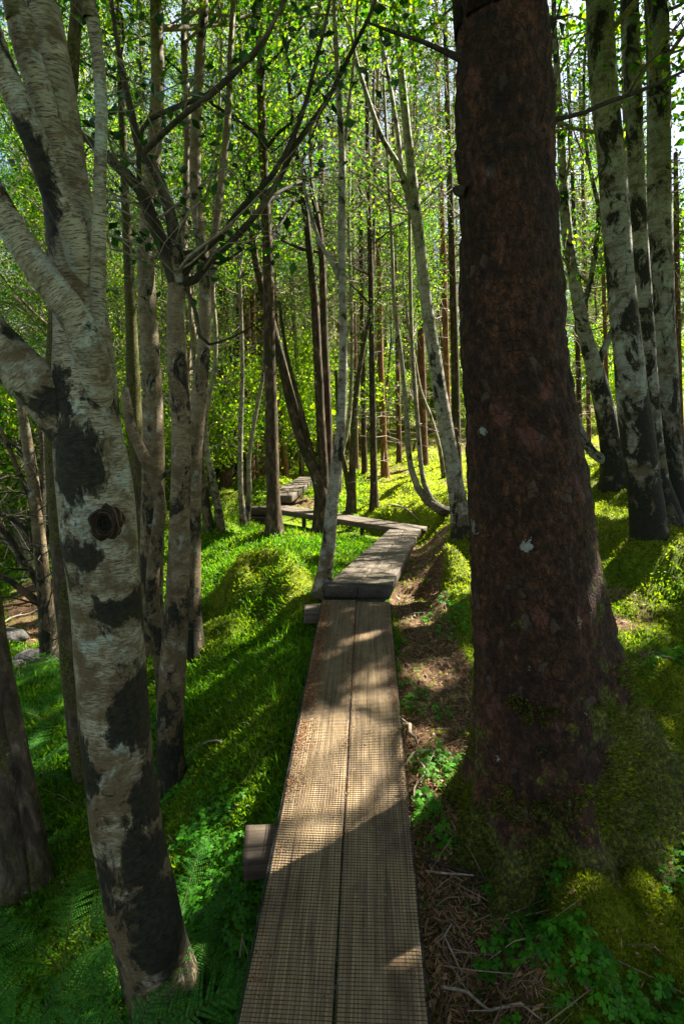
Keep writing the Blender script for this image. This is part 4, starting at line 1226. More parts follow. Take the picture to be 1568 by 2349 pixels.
tree('birch_tree', 'knotty forked birch leaning left between the great spruce and the trio',
     [[(1412, 1098, 66), (1402, 1030, 48), (1390, 960, 44), (1372, 880, 40), (1352, 810, 34), (1334, 740, 30), (1320, 660, 27), (1306, 580, 25), (1296, 500, 23), (1290, 400, 20), (1284, 280, 16), (1276, 160, 14), (1270, 40, 12), (1268, -40, 10)],
      dict(p=[(1362, 850, 20), (1385, 800, 17), (1410, 740, 15), (1425, 660, 13), (1420, 560, 12)], seg=9),
      dict(p=[(1330, 720, 16), (1352, 650, 13), (1365, 570, 12), (1372, 480, 11), (1355, 400, 10), (1340, 300, 8), (1338, 180, 7), (1345, 60, 6), (1350, -30, 5)], seg=9),
      dict(p=[(1398, 1060, 26), (1360, 1040, 22), (1335, 1000, 20), (1318, 950, 18), (1310, 900, 16)], seg=9)],
     M['birch_blue'], ztop=8, crown=dict(RB, h0=3.2, nb=10, leafn=1400), seg=16, step=0.08, amp=0.08)
rinner = [
 ('spruce_tree', 'thin reddish trunk seen left of the trio against the pale undergrowth', 'orange', [(1395, 1060, 12), (1392, 950, 10), (1388, 800, 9), (1382, 600, 9), (1378, 400, 8), (1370, 150, 6)]),
 ('spruce_tree', 'thin dark trunk just right of the great spruce', 'dark', [(1330, 1050, 14), (1328, 950, 12), (1324, 800, 11), (1318, 600, 10), (1312, 400, 9), (1302, 150, 7), (1298, -30, 6)]),
 ('spruce_tree', 'thin grey conifer trunk in the gap right of the great spruce', 'brown', [(1350, 1040, 11), (1348, 900, 9), (1344, 700, 9), (1338, 500, 8), (1332, 300, 7), (1326, 100, 5)]),
 ('spruce_tree', 'conifer with brown twigs filling the space behind the trio', 'brown', [(1560, 1050, 18), (1556, 900, 15), (1552, 700, 14), (1550, 500, 12), (1548, 350, 9)]),
 ('birch_tree', 'pale birch glimpsed between the front and the middle birch of the trio', 'birch_thin', [(1470, 1070, 22), (1462, 960, 17), (1466, 800, 15), (1460, 600, 14), (1440, 400, 12), (1430, 200, 10), (1428, -30, 8)]),
]
for nm, lab, mk, path in rinner:
    con = nm == 'spruce_tree'
    ck = dict(h0=2.6 if con else 3.2, nb=24, Lb=1.2, leafn=3200 if con else 2200, leafs=0.05, spread=0.12, sub=5, up=0.0 if con else 0.5)
    tree(nm, lab, [path], M[mk], ztop=8, crown=ck, seg=9, step=0.2, amp=0.04, leafmat='needle' if con else 'leaf', flare=1.2)

# --- the great spruce
def great_spruce():
    Yc = 1.98
    path = [(1238, 1900, 268), (1234, 1760, 268), (1228, 1600, 268), (1220, 1400, 268), (1209, 1200, 262), (1194, 1000, 252), (1176, 800, 234), (1167, 600, 224), (1160, 400, 218), (1154, 200, 212), (1147, 0, 206), (1146, -60, 205)]
    pts, rad = stem_world(path, Yc)
    rad = rad * 0.985
    d = pts[-1] - pts[-2]; d /= np.linalg.norm(d); d = d * 0.3 + np.array([0, 0, .7]); d /= np.linalg.norm(d)
    top = [pts[-1] + d * k for k in (2, 4, 6, 9, 12)]
    pts = np.vstack([pts, top]); rad = np.concatenate([rad, rad[-1] * np.array([.85, .7, .52, .3, .06])])
    b = pts[0].copy(); gz = g1(b[0], b[1])
    root = empty('great_spruce_tree', (b[0], b[1], gz))
    pts = np.vstack([[b[0] + 0.01, b[1], gz - 0.45], [b[0], b[1], gz - 0.15], pts[pts[:, 2] > gz - 0.05]])
    rad = np.concatenate([[rad[0] * 1.02, rad[0] * 1.02], rad[-(len(pts) - 2):]])
    cpts, crad = catmull(pts, rad, 0.022)
    n = 150
    k = len(cpts)
    keep = np.ones(k, bool)
    hi = cpts[:, 2] > 4.0
    keep[hi] = (np.arange(hi.sum()) % 12 == 0)
    cpts, crad = cpts[keep], crad[keep]; cpts[-1] = pts[-1]
    k = len(cpts)
    th = np.arange(n) * 2 * math.pi / n
    h = (cpts[:, 2] - gz)[:, None]
    # root flare lobes: (direction angle, reach, sharpness)
    lobes = [(R(200), 0.20, 18, .16), (R(238), 0.26, 26, .16), (R(280), 0.34, 24, .17), (R(318), 0.30, 22, .17), (R(0), 0.75, 12, .36), (R(150), 0.22, 16, .16), (R(60), 0.3, 9, .2), (R(105), .25, 12, .2)]
    fl = np.zeros((k, n))
    for a, amp, sh, dc in lobes:
        w = np.exp(-sh * (1 - np.cos(th - a)))[None, :]
        fl += amp * w * np.exp(-np.clip(h + 0.02, 0, None) / dc) + 0.03 * w * np.exp(-np.clip(h, 0, None) / 0.5) * (np.cos(a) > -0.3)
    fl += 0.02 * np.exp(-np.clip(h, 0, None) / 0.4)
    fl = np.minimum(fl, 0.7)
    rr = crad[:, None] + fl
    s = np.concatenate([[0], np.cumsum(np.linalg.norm(np.diff(cpts, axis=0), axis=1))])
    at = np.stack([rr * np.cos(th), rr * np.sin(th), np.repeat(s[:, None], n, 1)], 2).reshape(-1, 3)
    nz = (fbm(at * np.array([7, 7, 4.5]), 4, 41) - 0.5).reshape(k, n)
    # bark plates: cell heights
    cell = at * np.array([24, 24, 15]) + (fbm(at * 20, 2, 3)[:, None] - 0.5) * 1.5
    ci = np.floor(cell).astype(np.int64)
    plate = _hash(ci[:, 0], ci[:, 1], ci[:, 2], 5).reshape(k, n)
    fine = (fbm(at * 55, 2, 8) - .5).reshape(k, n)
    rr = rr + nz * (0.030 + 0.10 * np.clip(fl, 0, .3)) + (plate - 0.5) * 0.010 + fine * 0.014
    v = np.stack([cpts[:, None, 0] + rr * np.cos(th), cpts[:, None, 1] + rr * np.sin(th), np.repeat(cpts[:, None, 2], n, 1)], 2).reshape(-1, 3)
    idx = np.arange(k * n).reshape(k, n)
    q = np.stack([idx[:-1], np.roll(idx, -1, 1)[:-1], np.roll(idx, -1, 1)[1:], idx[1:]], 2).reshape(-1, 4)
    # moss amount: foot and the right-hand flank
    hz = v[:, 2] - gz
    lf = np.tile(sstep(-0.2, 0.9, np.cos(th - R(248))), k)
    moss = (1.1 - 0.25 * lf) * np.exp(-np.clip(hz, 0, None) / 0.34) + 0.42 * sstep(0.5, 1.0, np.tile(np.cos(th - R(-10)), k)) * np.exp(-np.clip(hz - 0.4, 0, None) / 1.6)
    moss = np.clip(moss, 0, 1)
    c = np.ones((len(v), 3)); c[:, 2] = 1 - moss
    for (px, py, rw) in [(1112, 1232, .030), (1150, 1772, .022), (1108, 1768, .018), (1165, 1760, .014), (1212, 1255, .020), (1185, 690, .012), (1150, 60, .01), (1128, 990, .016), (1170, 940, .014), (1290, 2010, .012), (1350, 1920, .012)]:
        p = Q(px, py, 1.98 - .225)
        qd = np.hypot((v[:, 0] - p[0]) / rw, (v[:, 2] - p[2]) / rw / .85)
        c[:, 1] = np.minimum(c[:, 1], 1 - np.exp(-qd ** 2 * .8) * (v[:, 1] < 2.0))
    mb = MB(); mb.add(v, q, None, at, c)
    mb.build('trunk', M['spruce'], root, True, True)
    # moss fur on the foot: short blades on the mossy part of the trunk
    m2 = MB()
    mn = fbm(v * 9, 4, 60)
    cand = np.where((moss + (mn - 0.5) * 1.8 > 0.52) & (hz > -0.25) & (hz < 0.7))[0]
    pick = rng.choice(cand, 30000)
    ctr = np.stack([np.repeat(cpts[:, None, 0], n, 1), np.repeat(cpts[:, None, 1], n, 1), np.repeat(cpts[:, None, 2] - 0.0, n, 1)], 2).reshape(-1, 3)
    nr = v[pick] - ctr[pick]; nr[:, 2] += 0.12; nr /= np.linalg.norm(nr, axis=1)[:, None]
    pp = v[pick] + rng.normal(0, 0.006, (len(pick), 3))
    j = rng.random(len(pick))
    yy = np.clip(0.6 + (fbm(pp * 6, 3, 71) - 0.5) * 2, 0, 1)
    col = (YEL_A * .8 + (YEL_B * .8 - YEL_A * .8) * j[:, None]) * yy[:, None] + (np.array([.03, .05, .006]) + np.array([.04, .07, .008]) * j[:, None]) * (1 - yy[:, None])
    blades(m2, pp, nr, 0.010 + 0.012 * rng.random(len(pick)), 0.0042, col)
    o = m2.build('moss', M['veg'], root, False, True, False)
    # bare snags, and the dense crown far above
    mbb, mbl = MB(), MB()
    for path, Y, ln in [([(1085, 148, 26), (1050, 132, 17), (1005, 112, 12), (960, 92, 10), (915, 78, 9), (870, 62, 7), (835, 48, 4)], 1.95, -0.2), ([(1240, 280, 18), (1285, 272, 11), (1340, 258, 10), (1390, 235, 10), (1450, 215, 9), (1510, 190, 8), (1570, 162, 6), (1640, 130, 4)], 1.98, 0.1),
                        ([(1250, 50, 10), (1280, 40, 6), (1310, 34, 3)], 1.95, 0), ([(1062, 440, 30), (1046, 436, 22), (1040, 432, 12)], 1.93, 0), ([(1020, 105, 5), (1018, 85, 4), (1016, 68, 3)], 1.92, 0), ([(1440, 217, 5), (1480, 150, 4), (1530, 110, 2)], 1.98, 0)]:
        p_, r_ = stem_world(path, Y, ln)
        tube(mbb, p_, r_, 8, 0.04, 0.12, 20, seed=len(path))
    P_, R_ = cpts, crad
    grow(mbb, mbl, P_, R_, 4.2, 60, 3.0, 26000, 0.085, spread=0.15, up=-0.1, sub=6, droop=0.7)
    mbb.build('branches', M['twig_dark'], root)
    mbl.build('crown', M['needle'], root, False, False, False)
    tag(root, 'massive dark scaly spruce trunk with mossy spreading roots right of the boards', 'spruce tree')

def blades(mb, p, nrm, length, width, col, bend=0.35):
    """one narrow two-segment blade at each point"""
    n = len(p)
    length = np.broadcast_to(np.asarray(length, float), (n,))[:, None]
    width = np.broadcast_to(np.asarray(width, float), (n,))[:, None]
    d = nrm + rng.normal(0, bend, (n, 3)); d /= np.linalg.norm(d, axis=1)[:, None]
    s = np.cross(d, rand_unit(n)); s /= np.linalg.norm(s, axis=1)[:, None] + 1e-9
    b2 = d + rng.normal(0, bend, (n, 3)) - np.array([0, 0, 0.15])
    b2 /= np.linalg.norm(b2, axis=1)[:, None]
    mid = p + d * length * 0.55
    v = np.stack([p - s * width * 0.4, p + s * width * 0.4, mid + s * width * 0.5, mid + b2 * length * 0.45, mid - s * width * 0.5], 1).reshape(-1, 3)
    b = np.arange(n)[:, None] * 5
    q = b + np.array([[0, 1, 2, 4]]); t = b + np.array([[4, 2, 3]])
    mb.add(v, q, t, None, np.repeat(col, 5, 0))
great_spruce()

# --- bare tangle on the left bank
def bare_shrub():
    Y = 4.6
    root = None
    mbt, mbb = MB(), MB()
    paths = [[(112, 1470, 40), (105, 1380, 34), (92, 1250, 28), (78, 1120, 26), (64, 1020, 24), (52, 950, 20), (40, 880, 14), (20, 800, 9)],
             [(108, 1400, 26), (90, 1340, 18), (55, 1290, 15), (20, 1230, 13), (-20, 1190, 10), (-80, 1150, 7)],
             [(104, 1330, 22), (96, 1220, 18), (98, 1120, 16), (100, 1030, 14), (95, 960, 12), (108, 880, 10), (112, 800, 7)],
             [(100, 1390, 20), (60, 1360, 15), (20, 1330, 13), (-20, 1310, 12), (-80, 1300, 8)],
             [(86, 1180, 14), (60, 1120, 11), (30, 1050, 10), (5, 990, 9), (-30, 960, 7)],
             [(70, 1060, 12), (45, 1030, 9), (15, 1010, 8), (-20, 1000, 6)],
             [(100, 1250, 12), (125, 1180, 10), (130, 1080, 8), (140, 990, 6)],
             [(92, 1270, 12), (60, 1215, 10), (25, 1190, 9), (-30, 1150, 7)]]
    for i, p in enumerate(paths):
        pts, rad = stem_world(p, Y, 0.1 * (i % 3 - 1))
        if root is None:
            gz = g1(pts[0][0], pts[0][1])
            root = empty('bare_shrub', (pts[0][0], pts[0][1], gz))
            pts = np.vstack([[pts[0][0], pts[0][1], min(gz, pts[0][2]) - 0.2], pts]); rad = np.concatenate([[rad[0] * 1.2], rad])
        ps, rs, s = tube(mbt, pts, rad, 10, 0.06, 0.08, 12, seed=i)
        dummy = MB()
        grow(mbb, dummy, ps, rs, h0=-5, nb=10, Lb=0.9, leafn=10, leafs=0.01, sub=5, up=0.3, thin=0.5)
    mbt.build('trunk', M['birch'], root, True, True)
    mbb.build('branches', M['twig_dark'], root)
    tag(root, 'bare tangled shrub with crooked boughs on the left bank', 'shrub')
bare_shrub()

# --- unseen trees added outside the picture so their crowns shade the clearing
M_shade = dict(h0=4.2, nb=26, Lb=2.6, leafn=14000, leafs=0.10, spread=0.26, sub=5, up=0.35)
for i, (x, y) in enumerate([(4.6, 3.6), (6.3, 5.9), (5.2, 1.2), (8.4, 8.0), (7.8, 3.2), (3.6, 2.4), (5.6, 4.6), (4.4, 6.0), (10.6, 10.4), (8.8, 11.6), (10.8, 6.4), (3.4, -0.8), (12.5, 13.2), (2.6, 1.1), (-2.6, 0.6), (-1.2, -1.0), (-3.4, 1.8), (-4.2, 3.0), (0.4, -2.2)]):
    gz = g1(x, y)
    root = empty('birch_tree', (x, y, gz))
    a, b_, c_ = MB(), MB(), MB()
    pts = np.array([[x, y, gz - .15], [x + .05, y, gz + 2], [x - .05, y + .1, gz + 4], [x + .1, y, gz + 6.5], [x, y, gz + 9.5]])
    ps, rs, s = tube(a, pts, [0.13, .11, .09, .06, .02], 10, 0.4, 0.05, seed=i)
    grow(b_, c_, ps, rs, **M_shade)
    a.build('trunk', M['birch'], root, True, True)
    b_.build('branches', M['twig'], root)
    c_.build('crown', M['leaf'], root, False, False, False)
    tag(root, 'leafy unseen birch added to shade the clearing', 'tree', 'unseen birches added for shade round the clearing')

# --- deeper wood: variants built once, then copied
def make_birch(k, H, r):
    rs_ = np.random.default_rng(100 + k)
    root = empty('birch_tree')
    a, b_, c_ = MB(), MB(), MB()
    n = 7
    pts = np.zeros((n, 3)); pts[:, 2] = np.linspace(-0.2, H, n)
    pts[1:, 0] = np.cumsum(rs_.normal(0, 0.16, n - 1)); pts[1:, 1] = np.cumsum(rs_.normal(0, 0.16, n - 1))
    rad = np.linspace(r, 0.02, n)
    ps, rr, s = tube(a, pts, rad, 7, 0.4, 0.06, seed=k)
    for j in range(rs_.integers(0, 3)):
        i0 = int(len(ps) * (0.12 + 0.2 * rs_.random())); az = rs_.random() * 6.28
        q = [ps[i0]]
        for m in range(5): q.append(q[-1] + np.array([math.cos(az) * (0.35 - .05 * m), math.sin(az) * (0.35 - .05 * m), H / 7.5]))
        p2, r2, _ = tube(a, np.array(q), np.linspace(rr[i0] * .7, .015, 6), 6, 0.4, 0.05, seed=k + j)
        grow(b_, c_, p2, r2, h0=2.4, nb=12, Lb=1.3, leafn=2600, leafs=0.052, spread=0.09, sub=7, carve=False)
    grow(b_, MB(), ps, rr, h0=1.0, nb=26, Lb=1.5, leafn=26, leafs=0.02, sub=5, carve=False, thin=.7)
    grow(b_, c_, ps, rr, h0=2.6, nb=40, Lb=1.7, leafn=15000, leafs=0.041, spread=0.10, sub=8, carve=False)
    a.build('trunk', M['birch_thin'] if k % 2 else M['birch'], root, True, True)
    b_.build('branches', M['twig'], root)
    c_.build('crown', M['leaf_sunlit'] if k == 2 else M['leaf'] if k == 0 else (M['leaf_deep'] if k == 1 else M['leaf_mid']), root, False, False, False)
    return root
def make_spruce(k, H, r):
    root = empty('spruce_tree')
    a, b_, c_ = MB(), MB(), MB()
    pts = np.array([[0, 0, -0.2], [0.03, 0, H * .3], [-0.03, .04, H * .6], [0.02, 0, H]])
    ps, rr, s = tube(a, pts, [r, r * .8, r * .5, 0.02], 8, 0.4, 0.05, seed=k)
    # dead horizontal snags on the lower stem
    for j in range(95):
        z = 0.8 + (H * 0.55) * rng.random(); az = rng.random() * 6.28; L = 0.5 + 0.9 * rng.random()
        d = np.array([math.cos(az), math.sin(az), -0.15 + 0.3 * rng.random()])
        p0 = np.array([0, 0, z]); p1 = p0 + d * L * .5; p2 = p1 + (d + rng.normal(0, .2, 3)) * L * .5
        tube(b_, np.array([p0, p1, p2]), [0.009, .006, .003], 3, 1, smooth_path=False)
        for t in range(3):
            q0 = p1 + (p2 - p1) * rng.random(); q1 = q0 + (d + rng.normal(0, .7, 3)) * .3
            tube(b_, np.array([q0, (q0 + q1) / 2 + rng.normal(0, .02, 3), q1]), [0.004, .003, .002], 3, 1, smooth_path=False)
    grow(b_, c_, ps, rr, h0=H * 0.28, nb=80, Lb=1.7, leafn=16000, leafs=0.045, spread=0.09, up=-0.12, sub=8, droop=0.8, carve=False)
    a.build('trunk', M['brown'] if k % 2 else M['orange'], root, True, True)
    b_.build('branches', M['dead'], root)
    c_.build('crown', M['needle'], root, False, False, False)
    return root
def make_bush(k, H, W):
    root = empty('understory_shrub')
    a, c_ = MB(), MB()
    for j in range(7):
        az = rng.random() * 6.28
        q = [np.array([0.0, 0, -0.1])]
        d = np.array([math.cos(az) * .5, math.sin(az) * .5, 1.0])
        for m in range(5):
            d = d + rng.normal(0, .22, 3); q.append(q[-1] + d / np.linalg.norm(d) * H / 5)
        p2, r2, _ = tube(a, np.array(q), np.linspace(.02, .005, 6), 5, 0.3, seed=j)
        grow(a, c_, p2, r2, h0=0.4, nb=8, Lb=W, leafn=1500, leafs=0.055, spread=0.13, sub=5, carve=False)
    a.build('branches', M['twig'], root)
    c_.build('foliage', M['leaf_sunlit'], root, False, False, False)
    return root
BV = [make_birch(0, 11, .075), make_birch(1, 12.5, .09), make_birch(2, 9, .06), make_birch(3, 10.5, .07)]
SV = [make_spruce(0, 14, .12), make_spruce(1, 13, .10), make_spruce(2, 15, .15)]
UV = [make_bush(0, 2.2, .9), make_bush(1, 3.0, 1.1)]
big = [(p, r) for p, r in shafts if r >= 0.22]
def blocks(x, y, gz, zlo, zhi, rad):
    for p, r in big:
        for z in (zlo, (zlo + zhi) / 2, zhi):
            t = (gz + z - p[2]) / SUN[2]
            q = p + SUN * t
            if np.hypot(q[0] - x, q[1] - y) < rad + r * .5:
                return True
    return False
placed = []
def far_copy(protos, counts, i, x, y, s, label, cat, group):
    proto = protos[i % len(protos)]
    o = proto if counts.setdefault(proto.name, 0) == 0 else copy_tree(proto)
    counts[proto.name] += 1
    o.location = (x, y, g1(x, y))
    o.scale = (s, s, s * (0.9 + .25 * rng.random()))
    o.rotation_euler = (rng.normal(0, .03), rng.normal(0, .03), rng.random() * 6.28)
    tag(o, label, cat, group)
    return o
cnt = {}
n_b = n_s = n_u = 0
tries = 0
while (n_b < 76 or n_s < 60) and tries < 6000:
    tries += 1
    y = 12.5 + 34 * rng.random() ** 1.15
    az = R(-35 + 70 * rng.random())
    x = y * math.tan(az)
    if any(np.hypot(x - a, y - b) < 1.0 + 0.02 * y for a, b in placed): continue
    gz = g1(x, y)
    if seg_info(np.array([x]), np.array([y]), S4[0], S4[1])[0][0] < 0.9: continue
    if y < 24 and blocks(x, y, gz, 2, 11, 2.1): continue
    con = rng.random() < (0.55 if x > -2 else 0.35)
    if con and n_s < 60:
        far_copy(SV, cnt, n_s, x, y, .8 + .4 * rng.random(), 'brown trunked conifer with twiggy dead boughs deep in the wood', 'spruce tree', 'conifers deep in the wood'); n_s += 1
    elif n_b < 76:
        far_copy(BV, cnt, n_b, x, y, .8 + .4 * rng.random(), 'slender far birch with fresh green leaves deep in the wood', 'birch tree', 'birches deep in the wood'); n_b += 1
    else: continue
    placed.append((x, y))
def make_pole(k, H, r):
    root = empty('sapling_tree')
    a, b_, c_ = MB(), MB(), MB()
    n = 8
    pts = np.zeros((n, 3)); pts[:, 2] = np.linspace(-0.15, H, n)
    pts[1:, 0] = np.cumsum(rng.normal(0.05, 0.13, n - 1)); pts[1:, 1] = np.cumsum(rng.normal(0, 0.12, n - 1))
    ps, rr, s = tube(a, pts, np.linspace(r, 0.01, n), 7, 0.3, 0.08, seed=k)
    if k % 2:
        q = [ps[3]]
        for m in range(6): q.append(q[-1] + np.array([rng.normal(.14, .08), rng.normal(0, .08), H / 8]))
        tube(a, np.array(q), np.linspace(r * .7, .008, 7), 6, .3, .08, seed=k + 5)
    grow(b_, c_, ps, rr, h0=0.9, nb=34, Lb=1.0, leafn=900, leafs=0.045, spread=0.05, sub=7, carve=False, thin=.7)
    a.build('trunk', M['birch_thin'] if k % 3 else M['dark'], root, True, True)
    b_.build('branches', M['twig'], root)
    c_.build('crown', M['leaf_sunlit'], root, False, False, False)
    return root
PV = [make_pole(k, 6 + k, .035 + .006 * k) for k in range(4)]
n_p = 0; tries = 0
while n_p < 64 and tries < 3000:
    tries += 1
    y = 7.5 + 15 * rng.random()
    px = 430 + 1100 * rng.random()
    x = (px - 784) / FPX * y
    if y < 11.5 and -1.7 < x: continue
    if -1.8 < x < 3.2 and y < 15 and rng.random() < .8: continue
    if blocks(x, y, g1(x, y), 2, 7, .6): continue
    if any(np.hypot(x - a, y - b) < 0.45 for a, b in placed): continue
    if min(seg_info(np.array([x]), np.array([y]), a, b)[0][0] for a, b in (S3, S4)) < .6: continue
    far_copy(PV, cnt, n_p, x, y, .8 + .5 * rng.random(), 'wispy thin stem with bare side twigs among the far trunks', 'tree', 'wispy saplings among the far trunks'); n_p += 1
    placed.append((x, y))
# left bank, nearer
for (x, y) in [(-3.6, 7.0), (-5.0, 8.6), (-4.2, 10.4), (-6.6, 10.8), (-2.9, 10.9), (-8.4, 13.0), (-3.4, 8.7), (-5.6, 6.6), (-2.4, 9.4)]:
    far_copy(BV, cnt, n_b, x, y, .75 + .25 * rng.random(), 'leafy thin birch crowding the left bank behind the pale trunks', 'birch tree', 'birches on the left bank'); n_b += 1
for (x, y) in [(-4.4, 8.0), (-3.2, 11.5), (-5.5, 9.8), (-2.2, 13.2), (-3.6, 14.8), (-1.6, 15.5), (-6.2, 8.3), (-7.5, 11), (-2.8, 17), (-0.6, 18), (-4.9, 12.6), (1.4, 19.5), (3.2, 21), (-1.5, 20), (6.2, 17), (8.0, 16), (9.5, 19), (-5, 18), (5, 23), (-8.5, 16), (-1.0, 14.2), (-2.6, 15.8), (0.3, 16.8), (-3.9, 16.6), (2.3, 22), (-0.4, 22.5), (4.2, 19.5), (7.2, 20.5), (-6.4, 14.5)]:
    if blocks(x, y, g1(x, y), 0.5, 2.4, .8): continue
    far_copy(UV, cnt, n_u, x, y, .8 + .6 * rng.random(), 'bright green bushy undergrowth shrub among the far trunks', 'shrub', 'undergrowth shrubs'); n_u += 1
for pr in BV + SV + UV + PV:
    if cnt.get(pr.name, 0) == 0:
        for ch in list(pr.children): bpy.data.objects.remove(ch)
        bpy.data.objects.remove(pr)

# the wood beyond, too dense to tell trees apart
def far_woods():
    mb = MB()
    n = 70000
    a = R(-60) + R(120) * rng.random(n)
    r = 46 + 22 * rng.random(n)
    cl = rng.integers(0, 900, n)
    ca = R(-60) + R(120) * rng.random(900); cr = 46 + 22 * rng.random(900); cz = 11 * rng.random(900) ** 1.2
    x = cr[cl] * np.sin(ca[cl]) + rng.normal(0, 1.3, n); y = cr[cl] * np.cos(ca[cl]) + rng.normal(0, 1.3, n)
    z = ground(x, y, False) + cz[cl] + rng.normal(0, 1.0, n)
    leaves(mb, np.stack([x, y, z], 1), 0.28 + 0.3 * rng.random(n), None, 0.6)
    o = mb.build('far_woods', M['leaf'], None, False, False, False)
    tag(o, 'hazy mass of foliage closing the view behind all the trunks', None, None, 'stuff')
far_woods()

# ------------------------------------------------------------------ ground cover
def polar_pts(n, r0, r1, a0=-40, a1=40, power=1.0):
    r = r0 * (r1 / r0) ** (rng.random(n) ** power)
    a = R(a0) + R(a1 - a0) * rng.random(n)
    return r * np.sin(a), r * np.cos(a), r
def off_boards(x, y, m=0.235):
    k = np.ones(len(x), bool)
    for a, b in SECTS:
        d, _ = seg_info(x, y, a, b)
        k &= d > m
    return k
def gnormal(x, y, e=0.02):
    z = ground(x, y); zx = ground(x + e, y); zy = ground(x, y + e)
    n = np.stack([-(zx - z) / e, -(zy - z) / e, np.ones_like(z)], 1)
    return n / np.linalg.norm(n, axis=1)[:, None], z

def moss_cover():
    mb = MB()
    x, y, r = polar_pts(520000, 1.05, 24)
    k = off_boards(x, y); x, y, r = x[k], y[k], r[k]
    li, ye = zones(x, y)
    k = rng.random(len(x)) > li * 0.93
    x, y, r, li, ye = x[k], y[k], r[k], li[k], ye[k]
    nrm, z = gnormal(x, y)
    j = np.clip(0.15 + 0.65 * rng.random(len(x)) + 0.5 * (fbm2(x, y, 12, 3, 8) - 0.5), 0, 1)
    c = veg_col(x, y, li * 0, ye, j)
    L = (0.007 + 0.011 * rng.random(len(x)) * (1 + 1.3 * (1 - ye))) * (0.55 + 0.40 * r ** 0.8)
    fr = r > 4.5
    for m_, bd, wd in ((~fr, 0.5, .30), (fr, 1.1, .42)):
        blades(mb, np.stack([x, y, z - 0.003 + 0.003 * m_ + 0.006 * fr], 1)[m_], nrm[m_], L[m_], L[m_] * wd * .85, c[m_], bd)
    o = mb.build('moss_carpet', M['veg'], None, False, True, False)
    tag(o, 'springy green and golden moss covering the woodland floor', None, None, 'stuff')
moss_cover()

def grass_cover():
    mb = MB()
    x, y, r = polar_pts(60000, 1.2, 14, -40, 30)
    k = off_boards(x, y); x, y, r = x[k], y[k], r[k]
    li, ye = zones(x, y)
    g = fbm2(x, y, 1.2, 3, 44) + 0.22 * (x < 0.1) - 0.30 * (x > 0.6)
    g -= 0.3 * sstep(2.6, 1.8, y) * (x < -.3)
    k = (rng.random(len(x)) < sstep(0.5, 0.72, g)) & (li < 0.4) & (ye < 0.75)
    x, y, r = x[k], y[k], r[k]
    nrm, z = gnormal(x, y); nrm[:, 2] += 0.6; nrm /= np.linalg.norm(nrm, axis=1)[:, None]
    j = rng.random(len(x))
    c = np.array([0.020, 0.085, 0.004]) + np.array([0.060, 0.12, 0.006]) * j[:, None]
    L = 0.035 + 0.055 * rng.random(len(x)) + 0.006 * r
    blades(mb, np.stack([x, y, z - 0.003], 1), nrm, L, 0.0022 + 0.0009 * r, c, 0.42)
    o = mb.build('grass', M['veg'], None, False, True, False)
    tag(o, 'fine bright grass growing through the moss left of the boards', None, None, 'stuff')
grass_cover()

def clover_cover():
    """wood sorrel: each leaf is three heart shaped leaflets on a thin stalk"""
    mb = MB()
    x, y, r = polar_pts(30000, 1.05, 6.5, -40, 40)
    k = off_boards(x, y, 0.25); x, y, r = x[k], y[k], r[k]
    g = fbm2(x, y, 1.9, 4, 21) + 0.08 * (x < -0.25) * (y < 2.2) + 0.06 * (x > 0.3) * (y < 3.2) - 0.10 * sstep(2, 4.5, y)
    for (cx, cy, cd, cr) in [(1150, 2060, 1.95, .12), (1420, 1880, 2.25, .25), (1250, 2260, 1.7, .12), (1030, 1980, 2.05, .08), (1020, 1760, 2.5, .12), (480, 2150, 1.85, .22), (980, 1870, 2.2, .08), (450, 1900, 2.3, .2), (1080, 1450, 4.0, .3), (1500, 1950, 2.1, .2)]:
        cq = P(cx, cy, cd)
        g = g + 0.22 * np.exp(-((x - cq[0]) ** 2 + (y - cq[1]) ** 2) / cr ** 2)
    k = rng.random(len(x)) < sstep(0.50, 0.64, g)
    sx, sy = 0.72, 1.98
    k &= np.hypot(x - sx, y - sy) > 0.30
    k &= ~((x < -0.62) & (y < 2.1) & (rng.random(len(x)) < .85))
    x, y, r = x[k], y[k], r[k]
    nrm, z = gnormal(x, y)
    n = len(x)
    h = 0.018 + 0.035 * rng.random(n)
    c0 = np.stack([x, y, z + h], 1) + rng.normal(0, 0.003, (n, 3))
    up = nrm * 0.7 + rng.normal(0, 0.28, (n, 3)) + np.array([0, 0, .6]); up /= np.linalg.norm(up, axis=1)[:, None]
    ax = np.cross(up, rand_unit(n)); ax /= np.linalg.norm(ax, axis=1)[:, None]
    ay = np.cross(up, ax)
    S = (0.010 + 0.009 * rng.random(n))
    j = rng.random(n)
    col = np.array([0.022, 0.105, 0.008]) + np.array([0.06, 0.17, 0.010]) * j[:, None]
    for q in range(3):
        a = q * 2.094 + 0.2
        d = ax * math.cos(a) + ay * math.sin(a)
        s = -ax * math.sin(a) + ay * math.cos(a)
        s_ = S[:, None]
        dn = -up * s_ * 0.18
        v = np.stack([c0, c0 + d * s_ * 0.55 + s * s_ * 0.55 + dn * .6, c0 + d * s_ * 1.12 + s * s_ * 0.45 + dn * 1.4, c0 + d * s_ * 0.95 + dn, c0 + d * s_ * 1.12 - s * s_ * 0.45 + dn * 1.4, c0 + d * s_ * 0.55 - s * s_ * 0.55 + dn * .6], 1).reshape(-1, 3)
        b = np.arange(n)[:, None] * 6
        mb.add(v, np.vstack([b + np.array([[0, 1, 2, 3]]), b + np.array([[0, 3, 4, 5]])]), None, None, np.repeat(col, 6, 0))
    o = mb.build('wood_sorrel', M['veg'], None, False, True, False)
    tag(o, 'clover leaved wood sorrel scattered over the moss near the path', None, None, 'stuff')
clover_cover()

